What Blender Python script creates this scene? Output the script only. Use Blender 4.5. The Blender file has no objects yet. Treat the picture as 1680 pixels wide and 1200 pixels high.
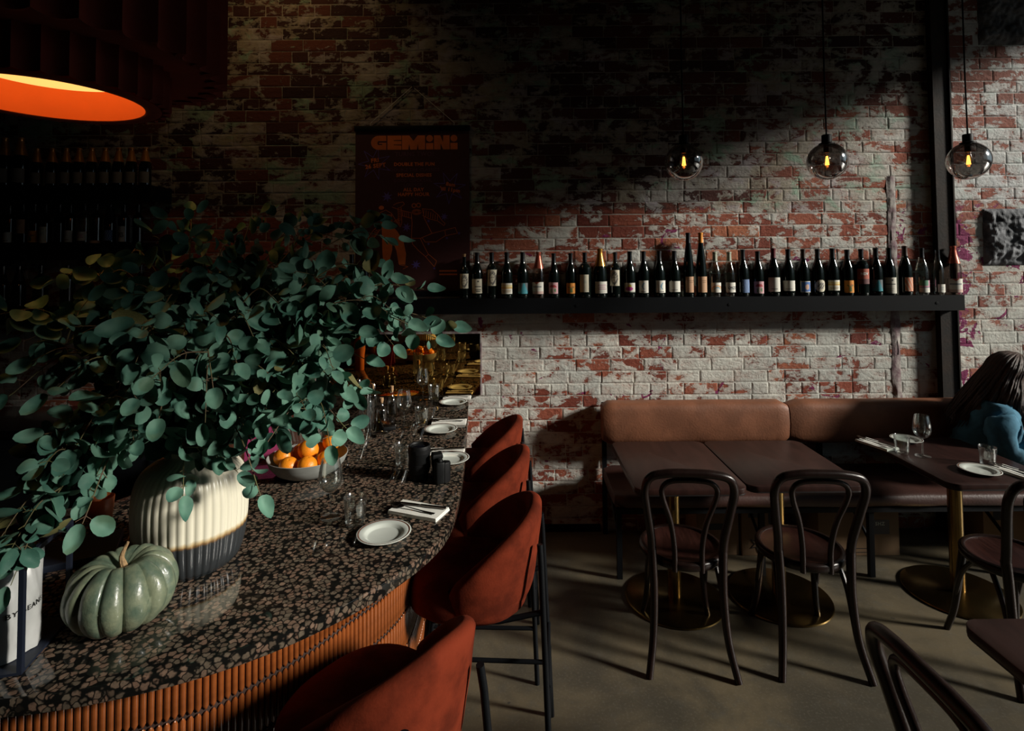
import bpy, math, random
from math import sin, cos, pi, radians as R, sqrt, atan2
from mathutils import Vector, Matrix, noise as mn
random.seed(7)
S = bpy.context.scene
COL = S.collection
# ------------------------------------------------------------------ camera
CAMZ, FPX, PX0, PY0 = 1.886, 900.0, 850.0, 399.0
PITCH, ROLL = R(2.0), R(-0.45)
cam_d = bpy.data.cameras.new('camera'); cam = bpy.data.objects.new('camera', cam_d); COL.objects.link(cam)
cam_d.sensor_width = 36; cam_d.lens = FPX * 36 / 1680
cam_d.shift_x = (840 - PX0) / 1680; cam_d.shift_y = (PY0 - 600) / 1680
cam_d.clip_start = 0.02
CR = (Matrix.Rotation(R(90) + PITCH, 3, 'X') @ Matrix.Rotation(ROLL, 3, 'Z'))
cam.matrix_world = Matrix.Translation((0, 0, CAMZ)) @ CR.to_4x4()
S.camera = cam
# ------------------------------------------------------------------ light
w = bpy.data.worlds.new('world'); S.world = w; w.use_nodes = True
nt = w.node_tree; nt.nodes.clear()
_tc = nt.nodes.new('ShaderNodeTexCoord'); _sx = nt.nodes.new('ShaderNodeSeparateXYZ'); _cr = nt.nodes.new('ShaderNodeValToRGB')
_bg = nt.nodes.new('ShaderNodeBackground'); _wo = nt.nodes.new('ShaderNodeOutputWorld')
_cr.color_ramp.elements[0].position = 0.48; _cr.color_ramp.elements[0].color = (0.05, 0.05, 0.048, 1)
_cr.color_ramp.elements[1].position = 0.52; _cr.color_ramp.elements[1].color = (0.62, 0.78, 0.86, 1)
_ma = nt.nodes.new('ShaderNodeMath'); _ma.operation = 'MULTIPLY_ADD'; _ma.inputs[1].default_value = 0.5; _ma.inputs[2].default_value = 0.5
nt.links.new(_tc.outputs['Generated'], _sx.inputs[0]); nt.links.new(_sx.outputs[2], _ma.inputs[0]); nt.links.new(_ma.outputs[0], _cr.inputs[0])
nt.links.new(_cr.outputs[0], _bg.inputs[0]); nt.links.new(_bg.outputs[0], _wo.inputs[0])
SKY = 0.36
_bg.inputs[1].default_value = SKY
SUN_TO = Vector((-1, 0.31, -0.42)).normalized()
def light(name, typ, loc, energy, color, direction=None, **kw):
    d = bpy.data.lights.new(name, typ); d.energy = energy; d.color = color
    for k, v in kw.items(): setattr(d, k, v)
    o = bpy.data.objects.new(name, d); COL.objects.link(o); o.location = loc
    if direction is not None: o.rotation_euler = Vector(direction).to_track_quat('-Z', 'Y').to_euler()
    return o
light('sun', 'SUN', (8, 0, 6), 5.3, (1.0, 0.95, 0.85), SUN_TO, angle=R(7.5))
WIN_X, WIN_Y0, WIN_Y1, WIN_Z0, WIN_Z1 = 5.2, -0.88, 3.6, 0.45, 4.10
_p = light('window_portal', 'AREA', (WIN_X + 0.1, (WIN_Y0 + WIN_Y1) / 2, (WIN_Z0 + WIN_Z1) / 2), 1, (1, 1, 1), (-1, 0, 0), shape='RECTANGLE')
_p.data.size = WIN_Y1 - WIN_Y0; _p.data.size_y = WIN_Z1 - WIN_Z0
_p.data.cycles.is_portal = True
light('warm_ceiling_spot', 'SPOT', (-1.7, 3.1, 4.45), 16, (1.0, 0.62, 0.28), (0.05, 0.55, -1), spot_size=R(100), spot_blend=1.0, shadow_soft_size=0.15)
S.view_settings.view_transform = 'Standard'; S.view_settings.look = 'None'
S.view_settings.gamma = 1; S.view_settings.use_curve_mapping = False
S.view_settings.exposure = 0.0
try: S.cycles.max_bounces = 8; S.cycles.transparent_max_bounces = 24; S.cycles.sample_clamp_indirect = 3.0; S.cycles.caustics_refractive = False; S.cycles.caustics_reflective = False
except Exception: pass

# ------------------------------------------------------------------ helpers
def ray(px, py): return CR @ Vector(((px - PX0) / FPX, -(py - PY0) / FPX, -1.0))
def at_z(px, py, z):
    d = ray(px, py); t = (z - CAMZ) / d.z
    return Vector((d.x * t, d.y * t, z))
def at_y(px, py, y):
    d = ray(px, py); t = y / d.y
    return Vector((d.x * t, y, CAMZ + d.z * t))
MATS = {}
def lk(nt, a, b): nt.links.new(a, b)
def base_mat(name):
    m = bpy.data.materials.new(name); m.use_nodes = True; MATS[name] = m
    return m, m.node_tree, m.node_tree.nodes['Principled BSDF']
def node(nt, t, **kw):
    n = nt.nodes.new(t)
    for k, v in kw.items():
        if k.startswith('i_'):
            key = k[2:]; key = int(key) if key.isdigit() else key.replace('_', ' ')
            if isinstance(v, bpy.types.NodeSocket): nt.links.new(v, n.inputs[key])
            else: n.inputs[key].default_value = v
        else: setattr(n, k, v)
    return n
def math_(nt, op, a, b=0.0, c=0.0, clamp=False):
    n = node(nt, 'ShaderNodeMath', operation=op, use_clamp=clamp)
    for i, v in enumerate((a, b, c)):
        if isinstance(v, bpy.types.NodeSocket): nt.links.new(v, n.inputs[i])
        else: n.inputs[i].default_value = v
    return n.outputs[0]
def mixc(nt, f, a, b):
    n = node(nt, 'ShaderNodeMix', data_type='RGBA')
    for k, v in ((0, f), (6, a), (7, b)):
        if isinstance(v, bpy.types.NodeSocket): nt.links.new(v, n.inputs[k])
        else: n.inputs[k].default_value = (*v, 1) if k > 0 and len(v) == 3 else v
    return n.outputs[2]
def step(nt, v, a, b):
    n = node(nt, 'ShaderNodeMapRange', interpolation_type='SMOOTHSTEP')
    nt.links.new(v, n.inputs[0]); n.inputs[1].default_value = a; n.inputs[2].default_value = b
    return n.outputs[0]
def noise_(nt, vec, scale, detail=4, rough=0.55, dist=0.0):
    n = node(nt, 'ShaderNodeTexNoise', i_Scale=scale, i_Detail=detail, i_Roughness=rough, i_Distortion=dist)
    if vec is not None: nt.links.new(vec, n.inputs['Vector'])
    return n.outputs[0]
def mapped(nt, vec, scale, loc=(0, 0, 0)):
    n = node(nt, 'ShaderNodeMapping'); n.inputs['Scale'].default_value = scale; n.inputs['Location'].default_value = loc
    nt.links.new(vec, n.inputs[0]); return n.outputs[0]
def simple(name, c, rough=0.5, metal=0.0, var=0.25, vscale=6.0, bump=0.0, bscale=60.0, coat=0.0, sheen=0.0, spec=0.5, stretch=(1, 1, 1), c2=None):
    """plain surface with noise variation in colour (between c and c2) and fine relief"""
    m, nt, b = base_mat(name)
    tc = node(nt, 'ShaderNodeTexCoord').outputs['Object']
    v = mapped(nt, tc, stretch)
    n = noise_(nt, v, vscale, 6, 0.6)
    c2 = c2 or tuple(x * (1 - var) for x in c)
    lk(nt, mixc(nt, step(nt, n, 0.35, 0.65), c2, c), b.inputs['Base Color'])
    b.inputs['Roughness'].default_value = rough; b.inputs['Metallic'].default_value = metal
    b.inputs['Specular IOR Level'].default_value = spec
    if coat: b.inputs['Coat Weight'].default_value = coat; b.inputs['Coat Roughness'].default_value = 0.08
    if sheen: b.inputs['Sheen Weight'].default_value = sheen; b.inputs['Sheen Roughness'].default_value = 0.4; b.inputs['Sheen Tint'].default_value = (*[min(1, x * 3) for x in c], 1)
    if bump:
        bn = node(nt, 'ShaderNodeBump', i_Strength=1.0, i_Distance=bump)
        lk(nt, noise_(nt, v, bscale, 3), bn.inputs['Height']); lk(nt, bn.outputs[0], b.inputs['Normal'])
    return m
def thin_glass(name, tint=(0.96, 0.98, 0.97), gloss=1.0, rough=0.09):
    m, nt, b = base_mat(name); nt.nodes.remove(b)
    out = [n for n in nt.nodes if n.type == 'OUTPUT_MATERIAL'][0]
    tr = node(nt, 'ShaderNodeBsdfTransparent', i_Color=(*tint, 1)); gl = node(nt, 'ShaderNodeBsdfGlossy', i_Roughness=rough, i_Color=(gloss, gloss, gloss, 1))
    lw = node(nt, 'ShaderNodeLayerWeight', i_Blend=0.22)
    n = noise_(nt, node(nt, 'ShaderNodeTexCoord').outputs['Object'], 20, 2)
    f = math_(nt, 'MULTIPLY_ADD', lw.outputs['Fresnel'], 0.6, math_(nt, 'MULTIPLY_ADD', n, 0.03, 0.085))
    mx = node(nt, 'ShaderNodeMixShader'); lk(nt, f, mx.inputs[0]); lk(nt, tr.outputs[0], mx.inputs[1]); lk(nt, gl.outputs[0], mx.inputs[2])
    lk(nt, mx.outputs[0], out.inputs[0]); return m
def emit(name, c, s):
    m, nt, b = base_mat(name)
    b.inputs['Base Color'].default_value = (*c, 1); b.inputs['Emission Color'].default_value = (*c, 1); b.inputs['Emission Strength'].default_value = s
    return m

class MB:
    def __init__(s): s.v = []; s.f = []; s.m = []; s.mi = 0
    def add(s, vs, fs):
        o = len(s.v); s.v += [tuple(x) for x in vs]; s.f += [tuple(i + o for i in q) for q in fs]; s.m += [s.mi] * len(fs); return s
    def box(s, a, b, bev=0.0):
        (x0, y0, z0), (x1, y1, z1) = a, b
        if bev <= 0:
            vs = [(x, y, z) for z in (z0, z1) for y in (y0, y1) for x in (x0, x1)]
            return s.add(vs, [(0, 2, 3, 1), (4, 5, 7, 6), (0, 1, 5, 4), (2, 6, 7, 3), (0, 4, 6, 2), (1, 3, 7, 5)])
        e = bev; k = 3
        pts = []
        for (cx, cy, a0) in ((x1 - e, y1 - e, 0), (x0 + e, y1 - e, 90), (x0 + e, y0 + e, 180), (x1 - e, y0 + e, 270)):
            for i in range(k + 1): t = R(a0 + 90 * i / k); pts.append((cx + e * cos(t), cy + e * sin(t)))
        return s.slab(pts, z0, z1, min(e, (z1 - z0) * 0.45))
    def slab(s, pts, z0, z1, e=0.003):
        """extrude a closed outline with eased top and bottom edges"""
        n = len(pts); cx = sum(p[0] for p in pts) / n; cy = sum(p[1] for p in pts) / n
        area = sum(pts[i][0] * pts[(i + 1) % n][1] - pts[(i + 1) % n][0] * pts[i][1] for i in range(n))
        if area < 0: pts = pts[::-1]
        def off(d):
            r = []
            for i in range(n):
                a, b, c = pts[i - 1], pts[i], pts[(i + 1) % n]
                t = Vector((c[0] - a[0], c[1] - a[1])); t = t.normalized() if t.length > 1e-9 else Vector((1, 0))
                r.append((b[0] - t.y * d, b[1] + t.x * d))
            return r
        rings = [(off(e), z0), (off(e * 0.3), z0 + e * 0.3), (pts, z0 + e), (pts, z1 - e), (off(e * 0.3), z1 - e * 0.3), (off(e), z1)]
        vs = [(x, y, z) for ring, z in rings for x, y in ring]
        fs = [tuple(range(n - 1, -1, -1)), tuple(range(5 * n, 6 * n))]
        for j in range(5):
            for i in range(n): k = (i + 1) % n; fs.append((j * n + i, j * n + k, (j + 1) * n + k, (j + 1) * n + i))
        return s.add(vs, fs)
    def tube(s, path, r, n=8, caps=True, closed=False):
        P = [Vector(p) for p in path]; L = len(P); rr = r if isinstance(r, (list, tuple)) else [r] * L
        vs = []; prev = None
        for i, p in enumerate(P):
            if closed: t = (P[(i + 1) % L] - P[i - 1])
            else: t = P[min(i + 1, L - 1)] - P[max(i - 1, 0)]
            t = t.normalized() if t.length > 1e-9 else Vector((0, 0, 1))
            if prev is None: u = t.orthogonal().normalized()
            else:
                u = prev - t * prev.dot(t); u = u.normalized() if u.length > 1e-6 else t.orthogonal().normalized()
            prev = u; w_ = t.cross(u)
            for k in range(n): a = 2 * pi * k / n; vs.append(p + (u * cos(a) + w_ * sin(a)) * rr[i])
        fs = []
        for i in range(L if closed else L - 1):
            j = (i + 1) % L
            for k in range(n): q = (k + 1) % n; fs.append((i * n + k, i * n + q, j * n + q, j * n + k))
        if caps and not closed: fs += [tuple(range(n - 1, -1, -1)), tuple(range((L - 1) * n, L * n))]
        return s.add(vs, fs)
    def lathe(s, prof, n=20, c=(0, 0, 0), mod=None):
        """prof: list of (r, z); ends with r=0 are closed"""
        vs = []; fs = []; idx = []
        for r, z in prof:
            if r < 1e-6: idx.append([len(vs)] * n); vs.append((c[0], c[1], c[2] + z))
            else:
                idx.append(list(range(len(vs), len(vs) + n)))
                for k in range(n):
                    a = 2 * pi * k / n; q = r * (mod(a, z) if mod else 1); vs.append((c[0] + q * cos(a), c[1] + q * sin(a), c[2] + z))
        for A, B in zip(idx, idx[1:]):
            for k in range(n):
                q = (k + 1) % n; f = []
                for i in (A[k], A[q], B[q], B[k]):
                    if i not in f: f.append(i)
                if len(f) > 2: fs.append(tuple(f))
        return s.add(vs, fs)
    def grid(s, fn, nu, nv, flip=False):
        vs = [fn(i / nu, j / nv) for j in range(nv + 1) for i in range(nu + 1)]; fs = []
        for j in range(nv):
            for i in range(nu):
                q = (j * (nu + 1) + i, j * (nu + 1) + i + 1, (j + 1) * (nu + 1) + i + 1, (j + 1) * (nu + 1) + i)
                fs.append(q[::-1] if flip else q)
        return s.add(vs, fs)
    def poly(s, pts, y0=0.0): return s.add([(x, y0, z) for x, z in pts], [tuple(range(len(pts)))])
    def mesh(s, name, mat, sharp=40):
        me = bpy.data.meshes.new(name); me.from_pydata(s.v, [], s.f)
        for m_ in (mat if isinstance(mat, (list, tuple)) else [mat]): me.materials.append(m_)
        if any(s.m): me.polygons.foreach_set('material_index', s.m)
        if sharp:
            me.polygons.foreach_set('use_smooth', [True] * len(me.polygons))
            me.update(); me.set_sharp_from_angle(angle=R(sharp))
        me.update(); return me
    def build(s, name, mat, parent=None, sharp=40, loc=(0, 0, 0)):
        return link(name, s.mesh(name, mat, sharp), parent, loc)
def link(name, me, parent=None, loc=(0, 0, 0)):
    o = bpy.data.objects.new(name, me); COL.objects.link(o); o.location = loc
    if parent is not None: o.parent = parent
    return o
def tag(o, label=None, cat=None, group=None, kind=None):
    for k, v in (('label', label), ('category', cat), ('group', group), ('kind', kind)):
        if v: o[k] = v
    return o
def empty(name, loc, rz=0.0, label=None, cat=None, group=None):
    o = bpy.data.objects.new(name, None); COL.objects.link(o); o.location = loc; o.rotation_euler = (0, 0, rz); o.empty_display_size = 0.05
    return tag(o, label, cat, group)
KIDS = {}
def copy_tree(o, loc=None, rz=None, label=None, parent=None, group=None):
    c = o.copy(); COL.objects.link(c)
    if parent is not None: c.parent = parent
    if loc is not None: c.location = loc
    if rz is not None: c.rotation_euler = (0, 0, rz)
    if label: c['label'] = label
    if group: c['group'] = group
    for ch in list(o.children): copy_tree(ch, parent=c)
    return c
def arc(c, r, a0, a1, n, z=0.0): return [(c[0] + r * cos(R(a0 + (a1 - a0) * i / n)), c[1] + r * sin(R(a0 + (a1 - a0) * i / n)), z) for i in range(n + 1)]
def spline(pts, n=8):
    """Catmull-Rom through pts"""
    P = [Vector(p) for p in pts]; P = [P[0] * 2 - P[1]] + P + [P[-1] * 2 - P[-2]]; out = []
    for i in range(1, len(P) - 2):
        a, b, c, d = P[i - 1:i + 3]
        for k in range(n):
            t = k / n
            out.append(0.5 * ((2 * b) + (c - a) * t + (2 * a - 5 * b + 4 * c - d) * t * t + (3 * b - a - 3 * c + d) * t ** 3))
    out.append(P[-2]); return out

# text and skinned figures are evaluated first, while the scene is small
TEXTS = {}
def want_text(key, body, size, bold=0.0, spacing=1.0, align='CENTER', shear=0.0):
    c = bpy.data.curves.new('t', 'FONT'); c.body = body; c.size = size; c.offset = bold; c.space_character = spacing
    c.align_x = align; c.align_y = 'CENTER'; c.resolution_u = 2; c.shear = shear
    o = bpy.data.objects.new('t', c); COL.objects.link(o); TEXTS[key] = o
def want_skin(key, verts, edges, radii, sub=1, roots=(0,)):
    me = bpy.data.meshes.new('k'); me.from_pydata(verts, edges, []); o = bpy.data.objects.new('k', me); COL.objects.link(o)
    md = o.modifiers.new('s', 'SKIN'); md.use_smooth_shade = True
    for i, r in enumerate(radii):
        sv = me.skin_vertices[0].data[i]; sv.radius = (r, r) if not isinstance(r, tuple) else r; sv.use_root = i in roots
    ms = o.modifiers.new('d', 'SUBSURF'); ms.levels = sub; ms.render_levels = sub
    TEXTS[key] = o
def evaluate_all():
    bpy.context.view_layer.update(); dg = bpy.context.evaluated_depsgraph_get()
    for k, o in list(TEXTS.items()):
        me = bpy.data.meshes.new_from_object(o.evaluated_get(dg)); me.name = k; me.materials.clear(); TEXTS[k] = me
        d = o.data; bpy.data.objects.remove(o)
def place_text(mb, key, T):
    me = TEXTS[key]; mb.add([T @ v.co for v in me.vertices], [tuple(p.vertices) for p in me.polygons])
# ------------------------------------------------------------------ writing and figures evaluated up front
for k, b, sz, bo in (('turns', 'TURNS TWO!', .042, .0012), ('dbl', 'DOUBLE THE FUN', .033, .0012), ('cls', 'DOUBLE THE CLASSICS', .031, .0008), ('spc', 'SPECIAL DISHES', .033, .0012),
                     ('ckt', 'GOOD COCKTAIL\nLOUNGE', .031, .0008), ('hap', 'ALL DAY\nHAPPY HOUR', .034, .0012), ('fri', 'FRI\n26 SEPT', .04, .0016), ('8am', "8am\n'til 11pm", .037, .0016)):
    want_text(k, b, sz, bo, 1.1)
want_text('ndv', 'NDV', .024, .0009); want_text('shz', 'SHZ', .03, .001, 1.15); want_text('beans', 'BY BEANS', .021, .0003, 1.2); want_text('vv', 'V\nV', .05, .002)
# seated person: one body mesh (legs, torso, arms, neck, head, ten fingers)
lean = lambda p: (p[0] - .10 * min(1, max(0, (p[2] - .56) / .675)), p[1], p[2])
def person_graph():
    V, E, RD, roots = [], [], [], [0]
    def chain(start, pts):
        i = start
        for p, r in pts:
            V.append(p); RD.append(r); j = len(V) - 1
            if i is not None: E.append((i, j))
            i = j
        return i
    hips = chain(None, [((0, 0, .63), .13)])
    chest = chain(hips, [((.03, 0, .73), .13), ((.09, 0, .84), (.138, .12)), ((.135, 0, .945), (.14, .105))])
    neck = chain(chest, [((.20, 0, 1.05), .055), ((.225, .0, 1.11), .05)])
    chain(neck, [((.26, 0, 1.17), .078), ((.275, 0, 1.235), .094), ((.268, 0, 1.30), .07)])
    for s in (-1, 1):                                   # s = -1: the person's right arm, towards the camera
        sh = chain(chest, [((.125, .165 * s, .95), .05)])
        if s < 0: w_ = chain(sh, [((.09, .235 * s, .86), .05), ((.09, .24 * s, .74), .044), ((.20, .225 * s, .78), .036), ((.305, .19 * s, .835), .024)]); d = Vector((.95, .25, .12)).normalized()
        else: w_ = chain(sh, [((.15, .24 * s, .86), .05), ((.17, .24 * s, .75), .043), ((.27, .18 * s, .765), .034), ((.37, .10 * s, .785), .024)]); d = Vector((.9, -.4, .0)).normalized()
        wrist = Vector(V[w_]); side = Vector((0, 0, 1)).cross(d).normalized() * s; up = Vector((0, 0, 1))
        palm = chain(w_, [(tuple(wrist + d * .035), .024), (tuple(wrist + d * .07), .024)])
        for k, ln in enumerate((.066, .075, .07, .055)):  # four fingers, bent at the knuckles
            b0 = wrist + d * .075 + side * (.027 - .018 * k) * -1 + up * .004
            p1 = b0 + d * ln * .5 + up * .006; p2 = p1 + d * ln * .28 - up * .018; p3 = p2 + d * ln * .05 - up * .02
            V.append(tuple(b0 - d * .02)); RD.append(.0095); roots.append(len(V) - 1)
            chain(len(V) - 1, [(tuple(b0), .0092), (tuple(p1), .0085), (tuple(p2), .008), (tuple(p3), .007)])
        t0 = wrist + d * .03 - side * .02 * -1
        V.append(tuple(t0)); RD.append(.012); roots.append(len(V) - 1)
        t0 = Vector(t0); chain(len(V) - 1, [(tuple(t0 + d * .03 + side * .018), .0105), (tuple(t0 + d * .058 + side * .02 - up * .01), .009), (tuple(t0 + d * .078 + side * .008 - up * .018), .007)])
        hp = chain(hips, [((.10, .09 * s, .632), .092)])
        kn = chain(hp, [((.30, .11 * s, .63), .076), ((.44, .115 * s, .605), .062)])
        chain(kn, [((.45, .115 * s, .39), .052), ((.43, .115 * s, .17), .038), ((.44, .115 * s, .115), .038), ((.52, .12 * s, .084), .035), ((.60, .125 * s, .078), .026)])
    return [lean(p) for p in V], E, RD, roots
PG = person_graph(); want_skin('body', *PG[:3], sub=2, roots=PG[3])
want_skin('jacket', [lean(p) for p in [(-.02, 0, .60), (.02, 0, .70), (.08, 0, .80), (.135, 0, .93), (.18, 0, 1.035), (.125, -.185, .962), (.085, -.25, .85), (.085, -.255, .735), (.20, -.235, .778), (.298, -.195, .828),
                     (.125, .185, .962), (.15, .255, .85), (.17, .255, .745), (.27, .19, .762), (.345, .12, .78)]],
          [(0, 1), (1, 2), (2, 3), (3, 4), (3, 5), (5, 6), (6, 7), (7, 8), (8, 9), (3, 10), (10, 11), (11, 12), (12, 13), (13, 14)],
          [.17, .165, (.185, .16), (.20, .15), .085, .094, .085, .084, .070, .050, .092, .075, .066, .052, .04], sub=2)
want_skin('trousers', [(0, 0, .635), (.10, -.09, .638), (.30, -.11, .634), (.45, -.115, .605), (.452, -.115, .39), (.432, -.115, .18), (.10, .09, .638), (.30, .11, .634), (.45, .115, .605), (.452, .115, .39), (.432, .115, .18)],
          [(0, 1), (1, 2), (2, 3), (3, 4), (4, 5), (0, 6), (6, 7), (7, 8), (8, 9), (9, 10)], [.155, .112, .09, .074, .064, .055, .112, .09, .074, .064, .055], sub=2)
evaluate_all()

# ------------------------------------------------------------------ materials
def brick_material():
    m, nt, b = base_mat('painted_brick')
    P = node(nt, 'ShaderNodeNewGeometry').outputs['Position']
    sx = node(nt, 'ShaderNodeSeparateXYZ'); lk(nt, P, sx.inputs[0]); X, Z = sx.outputs[0], sx.outputs[2]
    at = node(nt, 'ShaderNodeAttribute', attribute_name='tone'); ca = node(nt, 'ShaderNodeSeparateColor'); lk(nt, at.outputs[0], ca.inputs[0])
    T, K, ISB = ca.outputs[0], ca.outputs[1], ca.outputs[2]
    fine = noise_(nt, mapped(nt, P, (1, 1, 1.7)), 9.0, 10, 0.68, 0.4)
    med = noise_(nt, mapped(nt, P, (.8, 1, 1.5), (3, 1, 7)), 4.2, 6, 0.62, 1.1)
    big = noise_(nt, P, 0.9, 3, 0.5)
    wob = math_(nt, 'ADD', Z, math_(nt, 'MULTIPLY_ADD', med, 0.3, -0.15))
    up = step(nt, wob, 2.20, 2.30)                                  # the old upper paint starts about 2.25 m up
    # ---- how much paint is left
    chip = noise_(nt, mapped(nt, P, (1, 1, 1.4), (5, 2, 3)), 27.0, 6, 0.7, 0.5)
    v = math_(nt, 'MULTIPLY_ADD', fine, 0.42, math_(nt, 'MULTIPLY', med, 0.40))
    v = math_(nt, 'ADD', v, math_(nt, 'MULTIPLY', chip, 0.18))
    v = math_(nt, 'ADD', v, math_(nt, 'MULTIPLY_ADD', big, 0.24, -0.12))
    v = math_(nt, 'ADD', v, math_(nt, 'MULTIPLY_ADD', K, 0.075, -0.045))
    v = math_(nt, 'SUBTRACT', v, math_(nt, 'MULTIPLY', up, -0.004))
    v = math_(nt, 'ADD', v, math_(nt, 'MULTIPLY', math_(nt, 'SUBTRACT', 1.0, ISB), 0.045))   # joints keep more paint
    v = math_(nt, 'ADD', v, math_(nt, 'MULTIPLY', step(nt, Z, 1.75, 1.50), 0.022))
    v = math_(nt, 'ADD', v, math_(nt, 'MULTIPLY', step(nt, X, 1.6, -.4), math_(nt, 'MULTIPLY', step(nt, Z, 1.75, 1.5), .014)))
    v = math_(nt, 'ADD', v, math_(nt, 'MULTIPLY', math_(nt, 'MULTIPLY', up, step(nt, X, .3, 2.2)), .034))
    v = math_(nt, 'ADD', v, 0.004)
    paint = math_(nt, 'MULTIPLY', step(nt, v, 0.492, 0.503), math_(nt, 'MULTIPLY_ADD', step(nt, v, .49, .54), .35, .65))
    scuff = step(nt, v, 0.50, 0.60)
    # ---- brick colours
    rl = node(nt, 'ShaderNodeValToRGB'); lk(nt, T, rl.inputs[0])
    e = rl.color_ramp.elements; e[0].color = (.19, .045, .030, 1); e[1].color = (.50, .18, .09, 1); q = e.new(.45); q.color = (.34, .09, .052, 1); q = e.new(.8); q.color = (.42, .135, .08, 1)
    speck = step(nt, noise_(nt, P, 60, 5, .7), 0.3, 0.7)
    red = mixc(nt, math_(nt, 'MULTIPLY', math_(nt, 'SUBTRACT', 1.0, speck), .45), rl.outputs[0], (.13, .03, .02))
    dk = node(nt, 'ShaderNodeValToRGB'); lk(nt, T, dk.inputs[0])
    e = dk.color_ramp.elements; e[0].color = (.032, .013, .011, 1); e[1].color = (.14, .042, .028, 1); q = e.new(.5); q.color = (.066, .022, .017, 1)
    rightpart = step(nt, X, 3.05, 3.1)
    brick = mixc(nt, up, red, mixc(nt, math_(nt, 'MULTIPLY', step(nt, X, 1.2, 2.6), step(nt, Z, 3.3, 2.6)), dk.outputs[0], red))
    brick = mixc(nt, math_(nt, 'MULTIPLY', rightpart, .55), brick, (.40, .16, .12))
    mortar = mixc(nt, up, (.50, .46, .40), (.27, .23, .18))
    bare = mixc(nt, ISB, mortar, brick)
    # ---- paint colours
    pn = noise_(nt, P, 2.3, 5, .6); pn2 = noise_(nt, mapped(nt, P, (1, 1, 1.6), (9, 4, 2)), 3.4, 6, .62, .6)
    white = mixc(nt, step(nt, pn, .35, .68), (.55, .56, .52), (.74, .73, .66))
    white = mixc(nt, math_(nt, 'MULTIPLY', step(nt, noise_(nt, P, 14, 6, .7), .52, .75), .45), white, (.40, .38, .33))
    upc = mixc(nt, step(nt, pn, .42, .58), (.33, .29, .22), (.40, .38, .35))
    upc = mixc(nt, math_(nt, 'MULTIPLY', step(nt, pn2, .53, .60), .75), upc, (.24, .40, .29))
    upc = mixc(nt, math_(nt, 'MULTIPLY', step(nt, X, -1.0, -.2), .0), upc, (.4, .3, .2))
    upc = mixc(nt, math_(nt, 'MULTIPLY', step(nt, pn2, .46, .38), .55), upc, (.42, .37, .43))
    upr = mixc(nt, math_(nt, 'MULTIPLY', step(nt, X, 1.9, 2.8), .72), upc, mixc(nt, rightpart, mixc(nt, math_(nt, 'MULTIPLY', step(nt, pn2, .50, .57), .7), (.70, .69, .63), (.46, .62, .52)), (.80, .83, .83)))  # pale paint to the right, whitened further to put the stronger light in
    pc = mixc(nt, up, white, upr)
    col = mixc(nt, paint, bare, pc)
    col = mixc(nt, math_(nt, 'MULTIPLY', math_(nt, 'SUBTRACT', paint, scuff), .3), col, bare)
    # ---- magenta under-paint showing in flakes, and along the post
    mg = noise_(nt, mapped(nt, P, (1, 1, 1.25), (2.5, 0, 11)), 6.2, 5, .62, .9)
    nearpost = math_(nt, 'MULTIPLY', step(nt, X, 3.03, 3.09), step(nt, X, 3.34, 3.16))
    mg = math_(nt, 'ADD', mg, math_(nt, 'MULTIPLY', nearpost, .13))
    mg = math_(nt, 'ADD', mg, math_(nt, 'MULTIPLY', step(nt, X, 2.2, 3.0), .018))
    mm = math_(nt, 'MULTIPLY', step(nt, mg, .660, .672), math_(nt, 'SUBTRACT', 1.0, up))
    col = mixc(nt, mm, col, (.23, .028, .105))
    # ---- dark soot spots and pits
    pit = step(nt, noise_(nt, P, 11, 4, .6), .74, .77)
    col = mixc(nt, math_(nt, 'MULTIPLY', pit, .7), col, (.05, .035, .03))
    lk(nt, col, b.inputs['Base Color']); b.inputs['Roughness'].default_value = .78; b.inputs['Specular IOR Level'].default_value = .25
    h = math_(nt, 'MULTIPLY_ADD', paint, .45, math_(nt, 'MULTIPLY', fine, .9))
    h = math_(nt, 'ADD', h, math_(nt, 'MULTIPLY', noise_(nt, P, 48, 5, .65), .55))
    h = math_(nt, 'SUBTRACT', h, math_(nt, 'MULTIPLY', pit, .9))
    h = math_(nt, 'ADD', h, math_(nt, 'MULTIPLY', med, .9))
    bn = node(nt, 'ShaderNodeBump', i_Strength=1.0, i_Distance=.0075); lk(nt, h, bn.inputs['Height']); lk(nt, bn.outputs[0], b.inputs['Normal'])
    return m
M_BRICK = brick_material()
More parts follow.
